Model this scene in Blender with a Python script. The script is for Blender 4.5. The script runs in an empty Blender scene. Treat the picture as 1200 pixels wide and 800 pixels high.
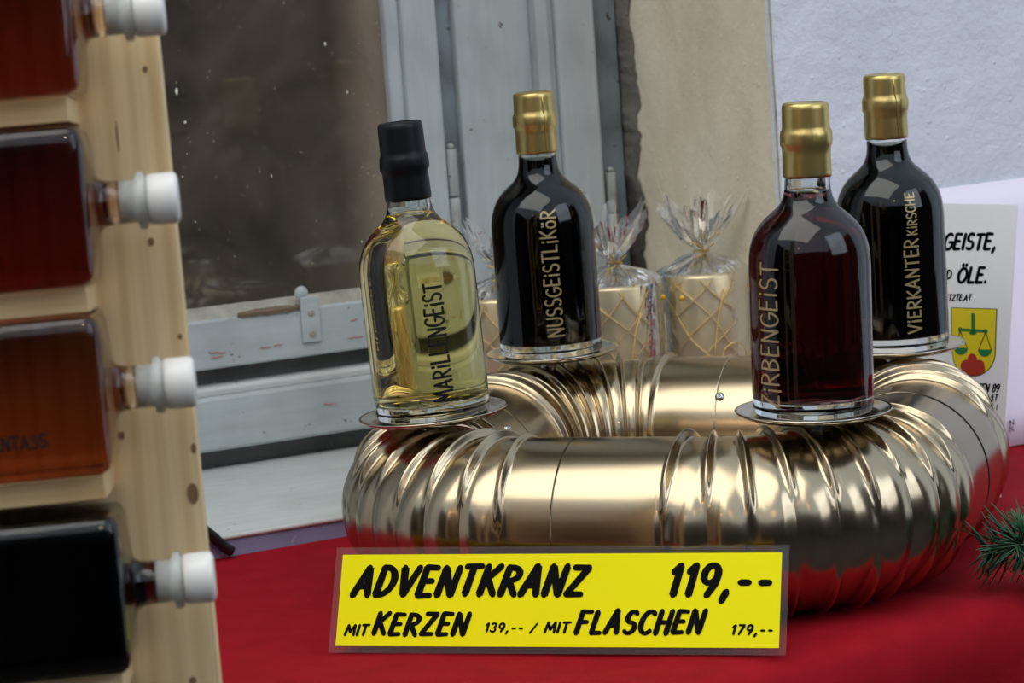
import bpy, bmesh, math, random
from mathutils import Vector, Matrix, noise
random.seed(7)
SC = bpy.context.scene
COL = SC.collection
PI = math.pi

# ------------------------------------------------------------------ camera
CAM = Vector((0, -1.95736, .453903))
FW = Vector((-.05775206, .98768976, -.14537413)); RT = Vector((.99638335, .04793364, -.07016118)); UP = Vector((.06232916, .14890031, .9868859))
FPX = 3221.5
cd = bpy.data.cameras.new('camera'); cam = bpy.data.objects.new('camera', cd); COL.objects.link(cam)
cd.sensor_width = 36; cd.lens = FPX / 1200 * 36; cd.clip_start = .05; cd.clip_end = 60
cam.matrix_world = Matrix(((RT.x, UP.x, -FW.x, CAM.x), (RT.y, UP.y, -FW.y, CAM.y), (RT.z, UP.z, -FW.z, CAM.z), (0, 0, 0, 1)))
cd.dof.use_dof = True; cd.dof.focus_distance = 1.83; cd.dof.aperture_fstop = 18
SC.camera = cam
# ------------------------------------------------------------------ light
wd = bpy.data.worlds.new('world'); SC.world = wd; wd.use_nodes = True
bg = wd.node_tree.nodes['Background']; bg.inputs[0].default_value = (.70, .83, 1, 1); bg.inputs[1].default_value = .85


def area(name, loc, target, sx, sy, power, col):
    l = bpy.data.lights.new(name, 'AREA'); l.shape = 'RECTANGLE'; l.size = sx; l.size_y = sy; l.energy = power; l.color = col
    o = bpy.data.objects.new(name, l); COL.objects.link(o); o.location = loc
    o.rotation_euler = (Vector(target) - Vector(loc)).to_track_quat('-Z', 'Y').to_euler(); return o


area('overhead_fill_light', (-.8, -.95, 2.7), (0, 0, .1), 3.4, 2.4, 66, (1, .95, .86))  # added soft area lamp overhead, no actual opening there
area('daylight_from_the_right', (2.6, -1.6, 1.7), (.3, .2, .2), 2.0, 2.0, 28, (.78, .86, 1))
for k_, loc_ in enumerate([(-1.7, -2.6, 1.55), (-1.1, -2.9, 1.75), (.5, -2.9, 1.8)]):   # warm festoon bulbs of the stall
    l_ = bpy.data.lights.new('festoon_bulb', 'POINT'); l_.energy = 4; l_.color = (1, .55, .18); l_.shadow_soft_size = .028
    o_ = bpy.data.objects.new('festoon_bulb', l_); COL.objects.link(o_); o_.location = loc_
SC.view_settings.view_transform = 'Standard'; SC.view_settings.look = 'None'; SC.view_settings.gamma = 1
SC.view_settings.use_curve_mapping = False; SC.view_settings.exposure = 0.0


# ------------------------------------------------------------------ helpers
def ray(x, y): return FW + RT * ((x - 600) / FPX) - UP * ((y - 400) / FPX)


def on_plane(x, y, p, n):
    d = ray(x, y); return CAM + d * ((Vector(p) - CAM).dot(n) / d.dot(n))


def mesh_obj(name, verts, faces, mat=None, parent=None, smooth=False, recalc=True):
    me = bpy.data.meshes.new(name); me.from_pydata([tuple(v) for v in verts], [], faces); me.validate()
    if recalc:
        b = bmesh.new(); b.from_mesh(me); bmesh.ops.recalc_face_normals(b, faces=b.faces); b.to_mesh(me); b.free()
    if smooth: me.polygons.foreach_set('use_smooth', [True] * len(me.polygons))
    o = bpy.data.objects.new(name, me); COL.objects.link(o)
    if mat: me.materials.append(mat)
    if parent: o.parent = parent
    return o


def bm_obj(name, bm, mat=None, parent=None, smooth=False):
    me = bpy.data.meshes.new(name); bmesh.ops.recalc_face_normals(bm, faces=bm.faces); bm.to_mesh(me); bm.free()
    if smooth: me.polygons.foreach_set('use_smooth', [True] * len(me.polygons))
    o = bpy.data.objects.new(name, me); COL.objects.link(o)
    if mat: me.materials.append(mat)
    if parent: o.parent = parent
    return o


def empty(name, m=None, label=None, cat=None, group=None):
    o = bpy.data.objects.new(name, None); COL.objects.link(o); o.empty_display_size = .02
    if m is not None: o.matrix_world = m
    if label: tag(o, label, cat, group)
    return o


def tag(o, label, cat, group=None):
    o['label'] = label
    if cat: o['category'] = cat
    if group: o['group'] = group
    return o


def struct(o): o['kind'] = 'structure'; return o


def lathe(prof, n=64, closed=False):
    """prof: list of (r, z). returns verts, faces"""
    V = []; F = []; idx = []
    for r, z in prof:
        if r < 1e-7: idx.append([len(V)]); V.append((0, 0, z))
        else:
            idx.append(list(range(len(V), len(V) + n)))
            V += [(r * math.cos(2 * PI * i / n), r * math.sin(2 * PI * i / n), z) for i in range(n)]
    pairs = [(i, i + 1) for i in range(len(prof) - 1)] + ([(len(prof) - 1, 0)] if closed else [])
    for i, j in pairs:
        a, b = idx[i], idx[j]
        for k in range(n):
            k2 = (k + 1) % n
            if len(a) == 1 and len(b) == 1: continue
            if len(a) == 1: F.append((a[0], b[k], b[k2]))
            elif len(b) == 1: F.append((a[k], a[k2], b[0]))
            else: F.append((a[k], a[k2], b[k2], b[k]))
    return V, F


def tube(pts, r, n=8, taper=None, caps=True):
    """swept round tube"""
    V = []; F = []; m = len(pts); pts = [Vector(p) for p in pts]; up = Vector((.3, .2, .93))
    for i, p in enumerate(pts):
        t = (pts[min(i + 1, m - 1)] - pts[max(i - 1, 0)]).normalized()
        a = t.cross(up)
        if a.length < .05: a = t.cross(Vector((1, 0, 0)))
        a.normalize(); b = t.cross(a); rr = r * (taper[i] if taper else 1)
        V += [p + a * math.cos(2 * PI * k / n) * rr + b * math.sin(2 * PI * k / n) * rr for k in range(n)]
    for i in range(m - 1):
        for k in range(n): F.append((i * n + k, i * n + (k + 1) % n, (i + 1) * n + (k + 1) % n, (i + 1) * n + k))
    if caps: F.append(tuple(range(n))); F.append(tuple((m - 1) * n + k for k in range(n)))
    return V, F


def merge(parts):
    V = []; F = []
    for v, f in parts:
        o = len(V); V += list(v); F += [tuple(i + o for i in q) for q in f]
    return V, F


def bbox_bm(x0, x1, y0, y1, z0, z1, bev=0, seg=2, cuts=0):
    bm = bmesh.new(); bmesh.ops.create_cube(bm, size=1)
    for v in bm.verts:
        v.co = Vector((x0 + (v.co.x + .5) * (x1 - x0), y0 + (v.co.y + .5) * (y1 - y0), z0 + (v.co.z + .5) * (z1 - z0)))
    if bev: bmesh.ops.bevel(bm, geom=bm.edges[:], offset=bev, segments=seg, affect='EDGES', profile=.5)
    return bm


def frame_matrix(o, x, y, z):
    return Matrix(((x.x, y.x, z.x, o.x), (x.y, y.y, z.y, o.y), (x.z, y.z, z.z, o.z), (0, 0, 0, 1)))


# ------------------------------------------------------------------ materials
class Mt:
    def __init__(s, name, col=(.8, .8, .8), rough=.5, metal=0, **kw):
        s.m = bpy.data.materials.new(name); s.m.use_nodes = True; s.t = s.m.node_tree; s.n = s.t.nodes; s.l = s.t.links
        s.b = s.n['Principled BSDF']; s.b.inputs['Base Color'].default_value = (*col, 1)
        s.b.inputs['Roughness'].default_value = rough; s.b.inputs['Metallic'].default_value = metal
        for k, v in kw.items(): s.b.inputs[k.replace('_', ' ')].default_value = v

    def coord(s, scale=(1, 1, 1), kind='Object'):
        c = s.n.new('ShaderNodeTexCoord'); m = s.n.new('ShaderNodeMapping'); m.inputs['Scale'].default_value = scale
        s.l.new(c.outputs[kind], m.inputs[0]); return m.outputs[0]

    def noise(s, vec, scale, detail=4, rough=.55, dist=0):
        t = s.n.new('ShaderNodeTexNoise'); t.inputs['Scale'].default_value = scale; t.inputs['Detail'].default_value = detail
        t.inputs['Roughness'].default_value = rough; t.inputs['Distortion'].default_value = dist
        s.l.new(vec, t.inputs['Vector']); return t.outputs[0]

    def ramp(s, fac, stops):
        r = s.n.new('ShaderNodeValToRGB'); e = r.color_ramp.elements
        while len(e) < len(stops): e.new(.5)
        for i, (p, c) in enumerate(stops): e[i].position = p; e[i].color = (*c, 1) if len(c) == 3 else c
        s.l.new(fac, r.inputs[0]); return r.outputs[0]

    def mix(s, fac, a, b, mode='MIX'):
        x = s.n.new('ShaderNodeMix'); x.data_type = 'RGBA'; x.blend_type = mode
        for i, v in ((0, fac), (6, a), (7, b)):
            if hasattr(v, 'is_linked') or hasattr(v, 'links'): s.l.new(v, x.inputs[i])
            else: x.inputs[i].default_value = v if i == 0 else (*v, 1)
        return x.outputs[2]

    def math(s, op, a, b):
        x = s.n.new('ShaderNodeMath'); x.operation = op
        for i, v in ((0, a), (1, b)):
            if hasattr(v, 'links'): s.l.new(v, x.inputs[i])
            else: x.inputs[i].default_value = v
        return x.outputs[0]

    def color(s, o): s.l.new(o, s.b.inputs['Base Color']); return s

    def rough(s, o): s.l.new(o, s.b.inputs['Roughness']); return s

    def bump(s, h, strength=.3, dist=.001):
        b = s.n.new('ShaderNodeBump'); b.inputs['Strength'].default_value = strength; b.inputs['Distance'].default_value = dist
        s.l.new(h, b.inputs['Height']); s.l.new(b.outputs[0], s.b.inputs['Normal']); return s


def paint_mat(name, base, dirt, worn, axis='z', amt=.5):
    m = Mt(name, base, .42)
    sc = {'z': (60, 60, 5), 'x': (5, 60, 60)}[axis]
    g = m.noise(m.coord(sc), 1.6, 6, .6)
    c = m.mix(m.ramp(g, [(.32, (0, 0, 0)), (.75, (1, 1, 1))]), tuple(x * .84 for x in base), base)
    n2 = m.noise(m.coord(), 14, 6, .6, .4)
    c = m.mix(m.ramp(n2, [(.42, (0, 0, 0)), (.74, (amt,) * 3)]), c, dirt)
    n3 = m.noise(m.coord((1, 1, 1)), 55, 5, .7)
    c = m.mix(m.ramp(n3, [(.655, (0, 0, 0)), (.69, (1, 1, 1))]), c, worn)
    n4 = m.noise(m.coord(), 260, 3, .6); c = m.mix(m.ramp(n4, [(.68, (0, 0, 0)), (.74, (.55, .55, .55))]), c, dirt)
    m.color(c); m.bump(m.math('ADD', g, n2), .35, .0008); return m.m


PAINT = paint_mat('window_paint_white', (.52, .58, .59), (.33, .36, .36), (.2, .17, .13), 'x', .5)
PAINTV = paint_mat('window_paint_upright', (.50, .56, .58), (.3, .34, .35), (.16, .13, .11), 'z', .5)
PAINTD = paint_mat('window_paint_dust_shade', (.24, .30, .33), (.09, .10, .10), (.08, .06, .04), 'z', .9)  # rebate paint: dust, plus recess shade put into the darker base colour
GREY = paint_mat('weathered_grey_wood', (.13, .14, .135), (.05, .05, .05), (.3, .3, .28), 'x', .8)
SILLM = paint_mat('sill_paint', (.66, .70, .68), (.42, .43, .40), (.25, .2, .15), 'x', .5)
LAV = paint_mat('lavender_paint', (.31, .34, .56), (.18, .19, .28), (.6, .58, .6), 'x', .6)


def plaster(name, base, patch, patchy, bumps=1.0):
    m = Mt(name, base, .8)
    n1 = m.noise(m.coord((1, 1, .45)), 9, 5, .6, .3)
    c = m.mix(m.ramp(n1, [(.45, (0, 0, 0)), (.62, (patchy,) * 3)]), base, patch)
    n2 = m.noise(m.coord(), 60, 6, .65)
    c = m.mix(m.ramp(n2, [(.60, (0, 0, 0)), (.8, (.5, .5, .5))]), c, tuple(x * .8 for x in base))
    m.color(c)
    v = m.n.new('ShaderNodeTexVoronoi'); v.inputs['Scale'].default_value = 70; m.l.new(m.coord(), v.inputs['Vector'])
    pim = m.ramp(v.outputs['Distance'], [(.0, (1, 1, 1)), (.16, (0, 0, 0))])
    n3 = m.noise(m.coord(), 25, 8, .65)
    h = m.math('ADD', m.math('MULTIPLY', pim, .18), m.math('ADD', n3, m.math('MULTIPLY', n2, .35)))
    m.bump(h, .55 * bumps, .004); return m.m


WALLM = plaster('plaster_cool_white', (.77, .83, .89), (.70, .76, .84), .6, 1.5)
REVM = plaster('plaster_cream', (.86, .785, .61), (.70, .58, .40), .5)
MORT = plaster('broken_mortar', (.20, .19, .165), (.05, .045, .04), 1, 2)


def wood_mat():
    m = Mt('pine_wood', (.75, .56, .32), .5)
    v = m.coord((1, 1, .035))
    n = m.noise(v, 55, 2, .45, .6)
    w = m.n.new('ShaderNodeTexWave'); w.inputs['Scale'].default_value = 28; w.inputs['Distortion'].default_value = 5; w.inputs['Detail'].default_value = 1
    w.inputs['Detail Scale'].default_value = .6
    m.l.new(m.coord((1, .3, .10)), w.inputs['Vector'])
    c = m.mix(m.ramp(w.outputs[0], [(.35, (0, 0, 0)), (.95, (1, 1, 1))]), (.88, .65, .33), (.76, .50, .22))
    c = m.mix(m.ramp(n, [(.3, (0, 0, 0)), (.7, (.5, .5, .5))]), c, (.92, .74, .45))
    f = m.noise(m.coord((1, 1, .02)), 500, 2, .5)
    c = m.mix(m.ramp(f, [(.4, (0, 0, 0)), (.8, (.25, .25, .25))]), c, (.5, .36, .18))
    m.color(c); m.bump(f, .2, .0003); return m.m


WOOD = wood_mat()
KNOT = Mt('wood_knot', (.27, .15, .07), .6).m


def cloth_mat():
    m = Mt('red_cloth', (.36, .006, .016), .82)
    m.b.inputs['Specular IOR Level'].default_value = .12; m.b.inputs['Sheen Weight'].default_value = .0; m.b.inputs['Sheen Tint'].default_value = (1, .2, .25, 1)
    w1 = m.noise(m.coord((1, .08, 1)), 1900, 1); w2 = m.noise(m.coord((.08, 1, 1)), 1900, 1)
    n = m.noise(m.coord(), 40, 4)
    m.color(m.mix(m.ramp(n, [(.3, (0, 0, 0)), (.8, (1, 1, 1))]), (.255, .003, .008), (.33, .005, .013)))
    m.bump(m.math('ADD', m.math('ADD', w1, w2), m.math('MULTIPLY', n, 2)), .35, .0006); return m.m


CLOTH = cloth_mat()


def metal_mat(name, col, r0, r1):
    m = Mt(name, col, r0, 1)
    n = m.noise(m.coord((1, 1, 1)), 900, 3)
    n2 = m.noise(m.coord(), 18, 5)
    r = m.n.new('ShaderNodeMapRange'); r.inputs[3].default_value = r0; r.inputs[4].default_value = r1; m.l.new(n2, r.inputs[0]); m.rough(r.outputs[0])
    m.bump(n, .04, .0002); return m.m


PIPE = metal_mat('champagne_lacquered_steel', (.47, .38, .25), .18, .25)
PLATE = metal_mat('candle_plate_steel', (.60, .55, .44), .14, .2)
DARKM = Mt('dark_gap', (.01, .01, .01), .8).m
STEEL = Mt('rivet_steel', (.5, .5, .5), .25, 1).m


def absorb(name, dens, col, ior=.907):
    m = bpy.data.materials.new(name); m.use_nodes = True; t = m.node_tree; t.nodes.clear()
    o = t.nodes.new('ShaderNodeOutputMaterial'); g = t.nodes.new('ShaderNodeBsdfGlass'); g.inputs['IOR'].default_value = ior; g.inputs['Roughness'].default_value = 0
    v = t.nodes.new('ShaderNodeVolumeAbsorption'); v.inputs['Density'].default_value = dens; v.inputs['Color'].default_value = (*col, 1)
    t.links.new(g.outputs[0], o.inputs[0]); t.links.new(v.outputs[0], o.inputs[1]); return m


def glass(name, col=(1, 1, 1), ior=1.5):
    m = bpy.data.materials.new(name); m.use_nodes = True; t = m.node_tree; t.nodes.clear()
    o = t.nodes.new('ShaderNodeOutputMaterial'); g = t.nodes.new('ShaderNodeBsdfGlass'); g.inputs['IOR'].default_value = ior
    g.inputs['Color'].default_value = (*col, 1); g.inputs['Roughness'].default_value = 0
    t.links.new(g.outputs[0], o.inputs[0]); return m


GLASS = glass('clear_bottle_glass', (.97, .985, .98))
LIQ_Y = absorb('pale_yellow_spirit', 20, (.955, .815, .10))
LIQ_K = absorb('black_walnut_liqueur', 900, (.45, .12, .03))
LIQ_R = absorb('dark_red_spirit', 130, (.62, .10, .10))
LIQ_C = absorb('dark_cherry_liqueur', 800, (.42, .05, .12))
LIQ_A1 = absorb('amber_brown_spirit', 38, (.80, .36, .06))
LIQ_A2 = absorb('red_brown_spirit', 46, (.76, .27, .08))
LIQ_A3 = absorb('orange_amber_spirit', 30, (.84, .44, .06))
LIQ_A4 = absorb('black_brown_spirit', 420, (.6, .2, .1))


def foil(name, col, rough, metal):
    m = Mt(name, col, rough, metal); n = m.noise(m.coord((1, 1, .3)), 120, 4, .6, .5); m.bump(n, .5, .0006); return m.m


GOLDF = foil('gold_capsule_foil', (.62, .47, .17), .33, .9)
BLACKF = Mt('black_capsule', (.004, .006, .008), .4, 0, Specular_IOR_Level=.25).m
INKK = Mt('black_marker_paint', (.008, .008, .008), .4).m
INKS = Mt('black_print', (.006, .006, .006), .85, Specular_IOR_Level=.05).m
INKG = Mt('gold_marker_paint', (.50, .40, .20), .42, .55).m
WHITEP = Mt('white_stopper_plastic', (.90, .88, .82), .3, 0).m
PLUGM = Mt('plug_plastic', (.98, .96, .90), .5).m
SATIN = foil('gold_satin_wax', (.78, .64, .36), .34, .75)
GLIT = Mt('gold_glitter', (.85, .62, .22), .3, 1)
GLIT.bump(GLIT.noise(GLIT.coord(), 1500, 2), 1, .001); GLIT = GLIT.m
GEM = Mt('amber_gem', (.75, .45, .02), .08, .2).m
YEL = Mt('yellow_card', (.93, .85, .002), .5, Specular_IOR_Level=.1).m
PAPER = Mt('white_paper', (.92, .93, .96), .6).m
PAPER2 = Mt('pinkish_paper', (.80, .74, .86), .65).m
CABLE = Mt('black_rubber', (.008, .009, .01), .4).m
NEEDLE = Mt('fir_needle', (.018, .085, .030), .45)
NEEDLE.color(NEEDLE.ramp(NEEDLE.noise(NEEDLE.coord(), 60, 2), [(.35, (.008, .045, .02)), (.7, (.035, .13, .05))])); NEEDLE = NEEDLE.m
TWIG = Mt('fir_bark', (.11, .065, .035), .8).m


def film(name, white, gloss):
    m = bpy.data.materials.new(name); m.use_nodes = True; t = m.node_tree; t.nodes.clear(); N = t.nodes.new; L = t.links.new
    o = N('ShaderNodeOutputMaterial'); tr = N('ShaderNodeBsdfTransparent'); gl = N('ShaderNodeBsdfGlossy'); gl.inputs['Roughness'].default_value = .12
    df = N('ShaderNodeBsdfDiffuse'); df.inputs[0].default_value = (.85, .87, .88, 1)
    m1 = N('ShaderNodeMixShader'); m2 = N('ShaderNodeMixShader'); fr = N('ShaderNodeLayerWeight'); fr.inputs[0].default_value = gloss
    c = N('ShaderNodeTexCoord'); nz = N('ShaderNodeTexNoise'); nz.inputs['Scale'].default_value = 70; nz.inputs['Detail'].default_value = 5; nz.inputs['Distortion'].default_value = 1.5
    L(c.outputs['Object'], nz.inputs['Vector'])
    bp = N('ShaderNodeBump'); bp.inputs['Strength'].default_value = .4; bp.inputs['Distance'].default_value = .002; L(nz.outputs[0], bp.inputs['Height'])
    L(bp.outputs[0], gl.inputs['Normal']); L(bp.outputs[0], fr.inputs['Normal'])
    m1.inputs[0].default_value = white; L(tr.outputs[0], m1.inputs[1]); L(df.outputs[0], m1.inputs[2])
    L(fr.outputs['Fresnel'], m2.inputs[0]); L(m1.outputs[0], m2.inputs[1]); L(gl.outputs[0], m2.inputs[2]); L(m2.outputs[0], o.inputs[0]); return m


FILM = film('cellophane', .12, .34)
LAMI = film('laminating_film', .03, .10)


def pane_mat():
    m = bpy.data.materials.new('dusty_window_glass'); m.use_nodes = True; t = m.node_tree; t.nodes.clear(); N = t.nodes.new; L = t.links.new
    o = N('ShaderNodeOutputMaterial'); tr = N('ShaderNodeBsdfTransparent'); gl = N('ShaderNodeBsdfGlossy'); gl.inputs['Roughness'].default_value = .03
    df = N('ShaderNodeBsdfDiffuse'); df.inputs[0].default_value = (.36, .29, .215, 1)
    tr.inputs[0].default_value = (.85, .85, .83, 1)
    c = N('ShaderNodeTexCoord')
    n1 = N('ShaderNodeTexNoise'); n1.inputs['Scale'].default_value = 7; n1.inputs['Detail'].default_value = 7; n1.inputs['Roughness'].default_value = .65; n1.inputs['Distortion'].default_value = .8
    r1 = N('ShaderNodeMapRange'); r1.inputs[1].default_value = .3; r1.inputs[2].default_value = .8; r1.inputs[3].default_value = .03; r1.inputs[4].default_value = .34
    n2 = N('ShaderNodeTexNoise'); n2.inputs['Scale'].default_value = 260; n2.inputs['Detail'].default_value = 2
    r2 = N('ShaderNodeMapRange'); r2.inputs[1].default_value = .70; r2.inputs[2].default_value = .76; r2.inputs[3].default_value = 0; r2.inputs[4].default_value = .5
    ad = N('ShaderNodeMath'); ad.operation = 'ADD'; ad.use_clamp = True
    for n in (n1, n2): L(c.outputs['Object'], n.inputs['Vector'])
    L(n1.outputs[0], r1.inputs[0]); L(n2.outputs[0], r2.inputs[0]); L(r1.outputs[0], ad.inputs[0]); L(r2.outputs[0], ad.inputs[1])
    m1 = N('ShaderNodeMixShader'); m2 = N('ShaderNodeMixShader'); fr = N('ShaderNodeFresnel'); fr.inputs[0].default_value = 1.5
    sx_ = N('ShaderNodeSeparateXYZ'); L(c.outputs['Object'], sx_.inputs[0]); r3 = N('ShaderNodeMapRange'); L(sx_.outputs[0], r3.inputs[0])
    r3.inputs[1].default_value = .245; r3.inputs[2].default_value = .298; r3.inputs[3].default_value = 0; r3.inputs[4].default_value = .5  # paler right edge: settled dust plus the reveal's reflection put into the colour
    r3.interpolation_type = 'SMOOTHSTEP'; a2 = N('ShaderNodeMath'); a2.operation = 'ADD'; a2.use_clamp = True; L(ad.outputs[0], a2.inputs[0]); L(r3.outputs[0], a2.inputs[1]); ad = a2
    L(ad.outputs[0], m1.inputs[0]); L(tr.outputs[0], m1.inputs[1]); L(df.outputs[0], m1.inputs[2])
    L(fr.outputs[0], m2.inputs[0]); L(m1.outputs[0], m2.inputs[1]); L(gl.outputs[0], m2.inputs[2]); L(m2.outputs[0], o.inputs[0]); return m


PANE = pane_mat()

# ------------------------------------------------------------------ stroke lettering
def _arc(cx, cy, rx, ry, a0, a1, n=10):
    return [(cx + rx * math.cos(math.radians(a0 + (a1 - a0) * i / n)), cy + ry * math.sin(math.radians(a0 + (a1 - a0) * i / n))) for i in range(n + 1)]


GL = {
    'A': (.62, [[(0, 0), (.30, 1)], [(.30, 1), (.58, 0)], [(.10, .32), (.52, .34)]]),
    'B': (.52, [[(.04, 0), (.04, 1)], [(.04, .98)] + _arc(.16, .76, .28, .22, 80, -80, 8) + [(.04, .52)], [(.04, .52)] + _arc(.16, .27, .34, .25, 80, -80, 8) + [(.04, .02)]]),
    'C': (.55, [_arc(.33, .5, .33, .5, 50, 310, 14)]),
    'D': (.58, [[(.04, 0), (.04, 1)], [(.04, .98)] + _arc(.12, .5, .44, .49, 80, -80, 12) + [(.04, .02)]]),
    'E': (.50, [[(.04, 0), (.04, 1)], [(.04, 1), (.46, .98)], [(.04, .52), (.40, .52)], [(.04, 0), (.48, .02)]]),
    'F': (.50, [[(.04, 0), (.04, 1)], [(.04, 1), (.50, .98)], [(.04, .52), (.40, .52)]]),
    'G': (.60, [_arc(.33, .5, .33, .5, 55, 355, 15), [(.66, .46), (.36, .46)]]),
    'H': (.60, [[(.04, 0), (.04, 1)], [(.56, 0), (.56, 1)], [(.04, .5), (.56, .5)]]),
    'I': (.12, [[(.06, 0), (.06, 1)]]),
    'i': (.16, [[(.08, 0), (.08, .66)], [(.08, .88), (.08, .98)]]),
    'K': (.56, [[(.04, 0), (.04, 1)], [(.52, 1), (.06, .46)], [(.16, .56), (.56, 0)]]),
    'L': (.46, [[(.04, 1), (.04, 0)], [(.04, .02), (.46, .02)]]),
    'M': (.76, [[(.0, 0), (.10, 1)], [(.10, 1), (.38, .28)], [(.38, .28), (.66, 1)], [(.66, 1), (.76, 0)]]),
    'N': (.60, [[(.04, 0), (.04, 1)], [(.04, 1), (.54, 0)], [(.54, 0), (.56, 1)]]),
    'O': (.64, [_arc(.32, .5, .32, .5, 90, 450, 20)]),
    'o': (.50, [_arc(.25, .33, .24, .30, 90, 450, 16), [(.14, .84), (.14, .92)], [(.36, .84), (.36, .92)]]),
    'Ö': (.64, [_arc(.32, .48, .32, .46, 90, 450, 20), [(.18, 1.1), (.20, 1.2)], [(.44, 1.1), (.46, 1.2)]]),
    'P': (.50, [[(.04, 0), (.04, 1)], [(.04, .98)] + _arc(.16, .72, .32, .26, 80, -80, 8) + [(.04, .46)]]),
    'R': (.56, [[(.04, 0), (.04, 1)], [(.04, .98)] + _arc(.16, .74, .34, .24, 80, -80, 8) + [(.04, .48)], [(.20, .48), (.56, 0)]]),
    'S': (.52, [_arc(.26, .74, .23, .25, 40, 250, 9) + _arc(.26, .25, .25, .25, 80, -140, 9)]),
    'T': (.54, [[(.27, 0), (.27, 1)], [(0, .98), (.56, 1)]]),
    'U': (.58, [[(.04, 1), (.04, .35)] + _arc(.30, .28, .26, .28, 190, 350, 8) + [(.56, .35), (.56, 1)]]),
    'V': (.58, [[(.0, 1), (.28, 0)], [(.28, 0), (.58, 1)]]),
    'X': (.56, [[(0, 0), (.56, 1)], [(0, 1), (.56, 0)]]),
    'Z': (.56, [[(.02, .98), (.54, .98)], [(.54, .98), (.02, .02)], [(.02, .02), (.56, .02)]]),
    '1': (.24, [[(.20, 0), (.20, 1)], [(.0, .76), (.20, 1)]]),
    '3': (.50, [_arc(.22, .75, .25, .24, 140, -80, 9) + _arc(.22, .26, .27, .26, 80, -150, 9)]),
    '7': (.52, [[(.0, .98), (.52, .98)], [(.52, .98), (.16, 0)]]),
    '8': (.52, [_arc(.26, .75, .22, .24, 90, 450, 14), _arc(.26, .26, .26, .26, 90, 450, 14)]),
    '9': (.54, [_arc(.26, .70, .25, .29, 0, 360, 14), [(.51, .72), (.50, .4), (.30, 0)]]),
    ',': (.18, [[(.14, .10), (.04, -.22)]]), '.': (.14, [[(.05, .02), (.06, .10)]]),
    '-': (.42, [[(.04, .40), (.36, .40)]]), '/': (.40, [[(0, -.05), (.36, 1)]]), ' ': (.40, []),
}


def text_ribbons(text, height, width_total, stroke, f, slant=0, gap=.16, jitter=0, seed=1, brush=0, caps=True, stack=0):
    """f(x, y) -> Vector on the surface; x right, y up. Fits the text to width_total."""
    rnd = random.Random(seed)
    adv = sum(GL[c][0] + gap for c in text) - gap
    sx = (width_total - slant * height) / adv if width_total else height
    V = []; F = []; x = 0; ns = 0

    def quad(pts):
        i = len(V); V.extend(f(*p) for p in pts); F.append(tuple(range(i, i + len(pts))))

    def dot(p, r):
        quad([(p[0] + r * math.cos(2 * PI * k / 10), p[1] + r * math.sin(2 * PI * k / 10)) for k in range(10)])
    for c in text:
        w, st = GL[c]; jy = rnd.uniform(-jitter, jitter) * height; js = 1 + rnd.uniform(-jitter, jitter)
        for s in st:
            nv0 = len(V); ns = ns + 1
            P = [((x + px) * sx + slant * py * height, py * height * js + jy) for px, py in s]
            if len(P) == 2:
                q = []; n = max(2, int(math.dist(P[0], P[1]) / (height * .12)))
                for i in range(n + 1): q.append((P[0][0] + (P[1][0] - P[0][0]) * i / n, P[0][1] + (P[1][1] - P[0][1]) * i / n))
                P = q
            m = len(P); L = []; R = []
            for i, p in enumerate(P):
                a = P[max(i - 1, 0)]; b = P[min(i + 1, m - 1)]; dx, dy = b[0] - a[0], b[1] - a[1]; d = math.hypot(dx, dy) or 1
                nx, ny = -dy / d, dx / d
                hw = stroke / 2
                if brush:   # broad-nib: heavy uprights, lighter horizontals
                    hw *= (1 - brush * abs(dx) / d * .9) * (1.06 - .12 * i / m)
                L.append((p[0] + nx * hw, p[1] + ny * hw)); R.append((p[0] - nx * hw, p[1] - ny * hw))
            for i in range(m - 1): quad([L[i], R[i], R[i + 1], L[i + 1]])
            if caps:
                r = stroke / 2 * (1 if not brush else .72); nd0 = len(V); dot(P[0], r); nd = len(V); dot(P[-1], r)
            if stack:
                for q in range(nv0, len(V)): V[q] = V[q] + Vector((0, 0, stack * (ns * 3 + (2 if q >= nd else 1 if q >= nd0 else 0))))
        x += w + gap
    return V, F


# ------------------------------------------------------------------ setting (wall frame: u right, out = towards the camera, z up)
A = math.radians(28.3)
WU = Vector((math.cos(A), math.sin(A), 0)); WN = Vector((math.sin(A), -math.cos(A), 0))


def W(u, v, z): return WU * u + WN * v + Vector((0, 0, z))


WINM = Matrix.Translation(W(-.15, -.505, .018)) @ Matrix.Rotation(A, 4, 'Z')


def wbox(name, u0, u1, v0, v1, z0, z1, mat, bev=.0015, parent=None, rough=0, seed=0):
    """box in the wall frame; local x = u, y = -v (into the wall), z = z"""
    c = ((u0 + u1) / 2, (v0 + v1) / 2, (z0 + z1) / 2)
    bm = bbox_bm((u0 - u1) / 2, (u1 - u0) / 2, -abs(v1 - v0) / 2, abs(v1 - v0) / 2, (z0 - z1) / 2, (z1 - z0) / 2, bev)
    o = bm_obj(name, bm, mat, None)
    mw = Matrix.Translation(W(*c)) @ Matrix.Rotation(A, 4, 'Z')
    if parent: o.parent = parent; o.matrix_basis = WINM.inverted() @ mw
    else: o.matrix_world = mw
    return o


VW = -.247; UC = .245; VF = -.505
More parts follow.
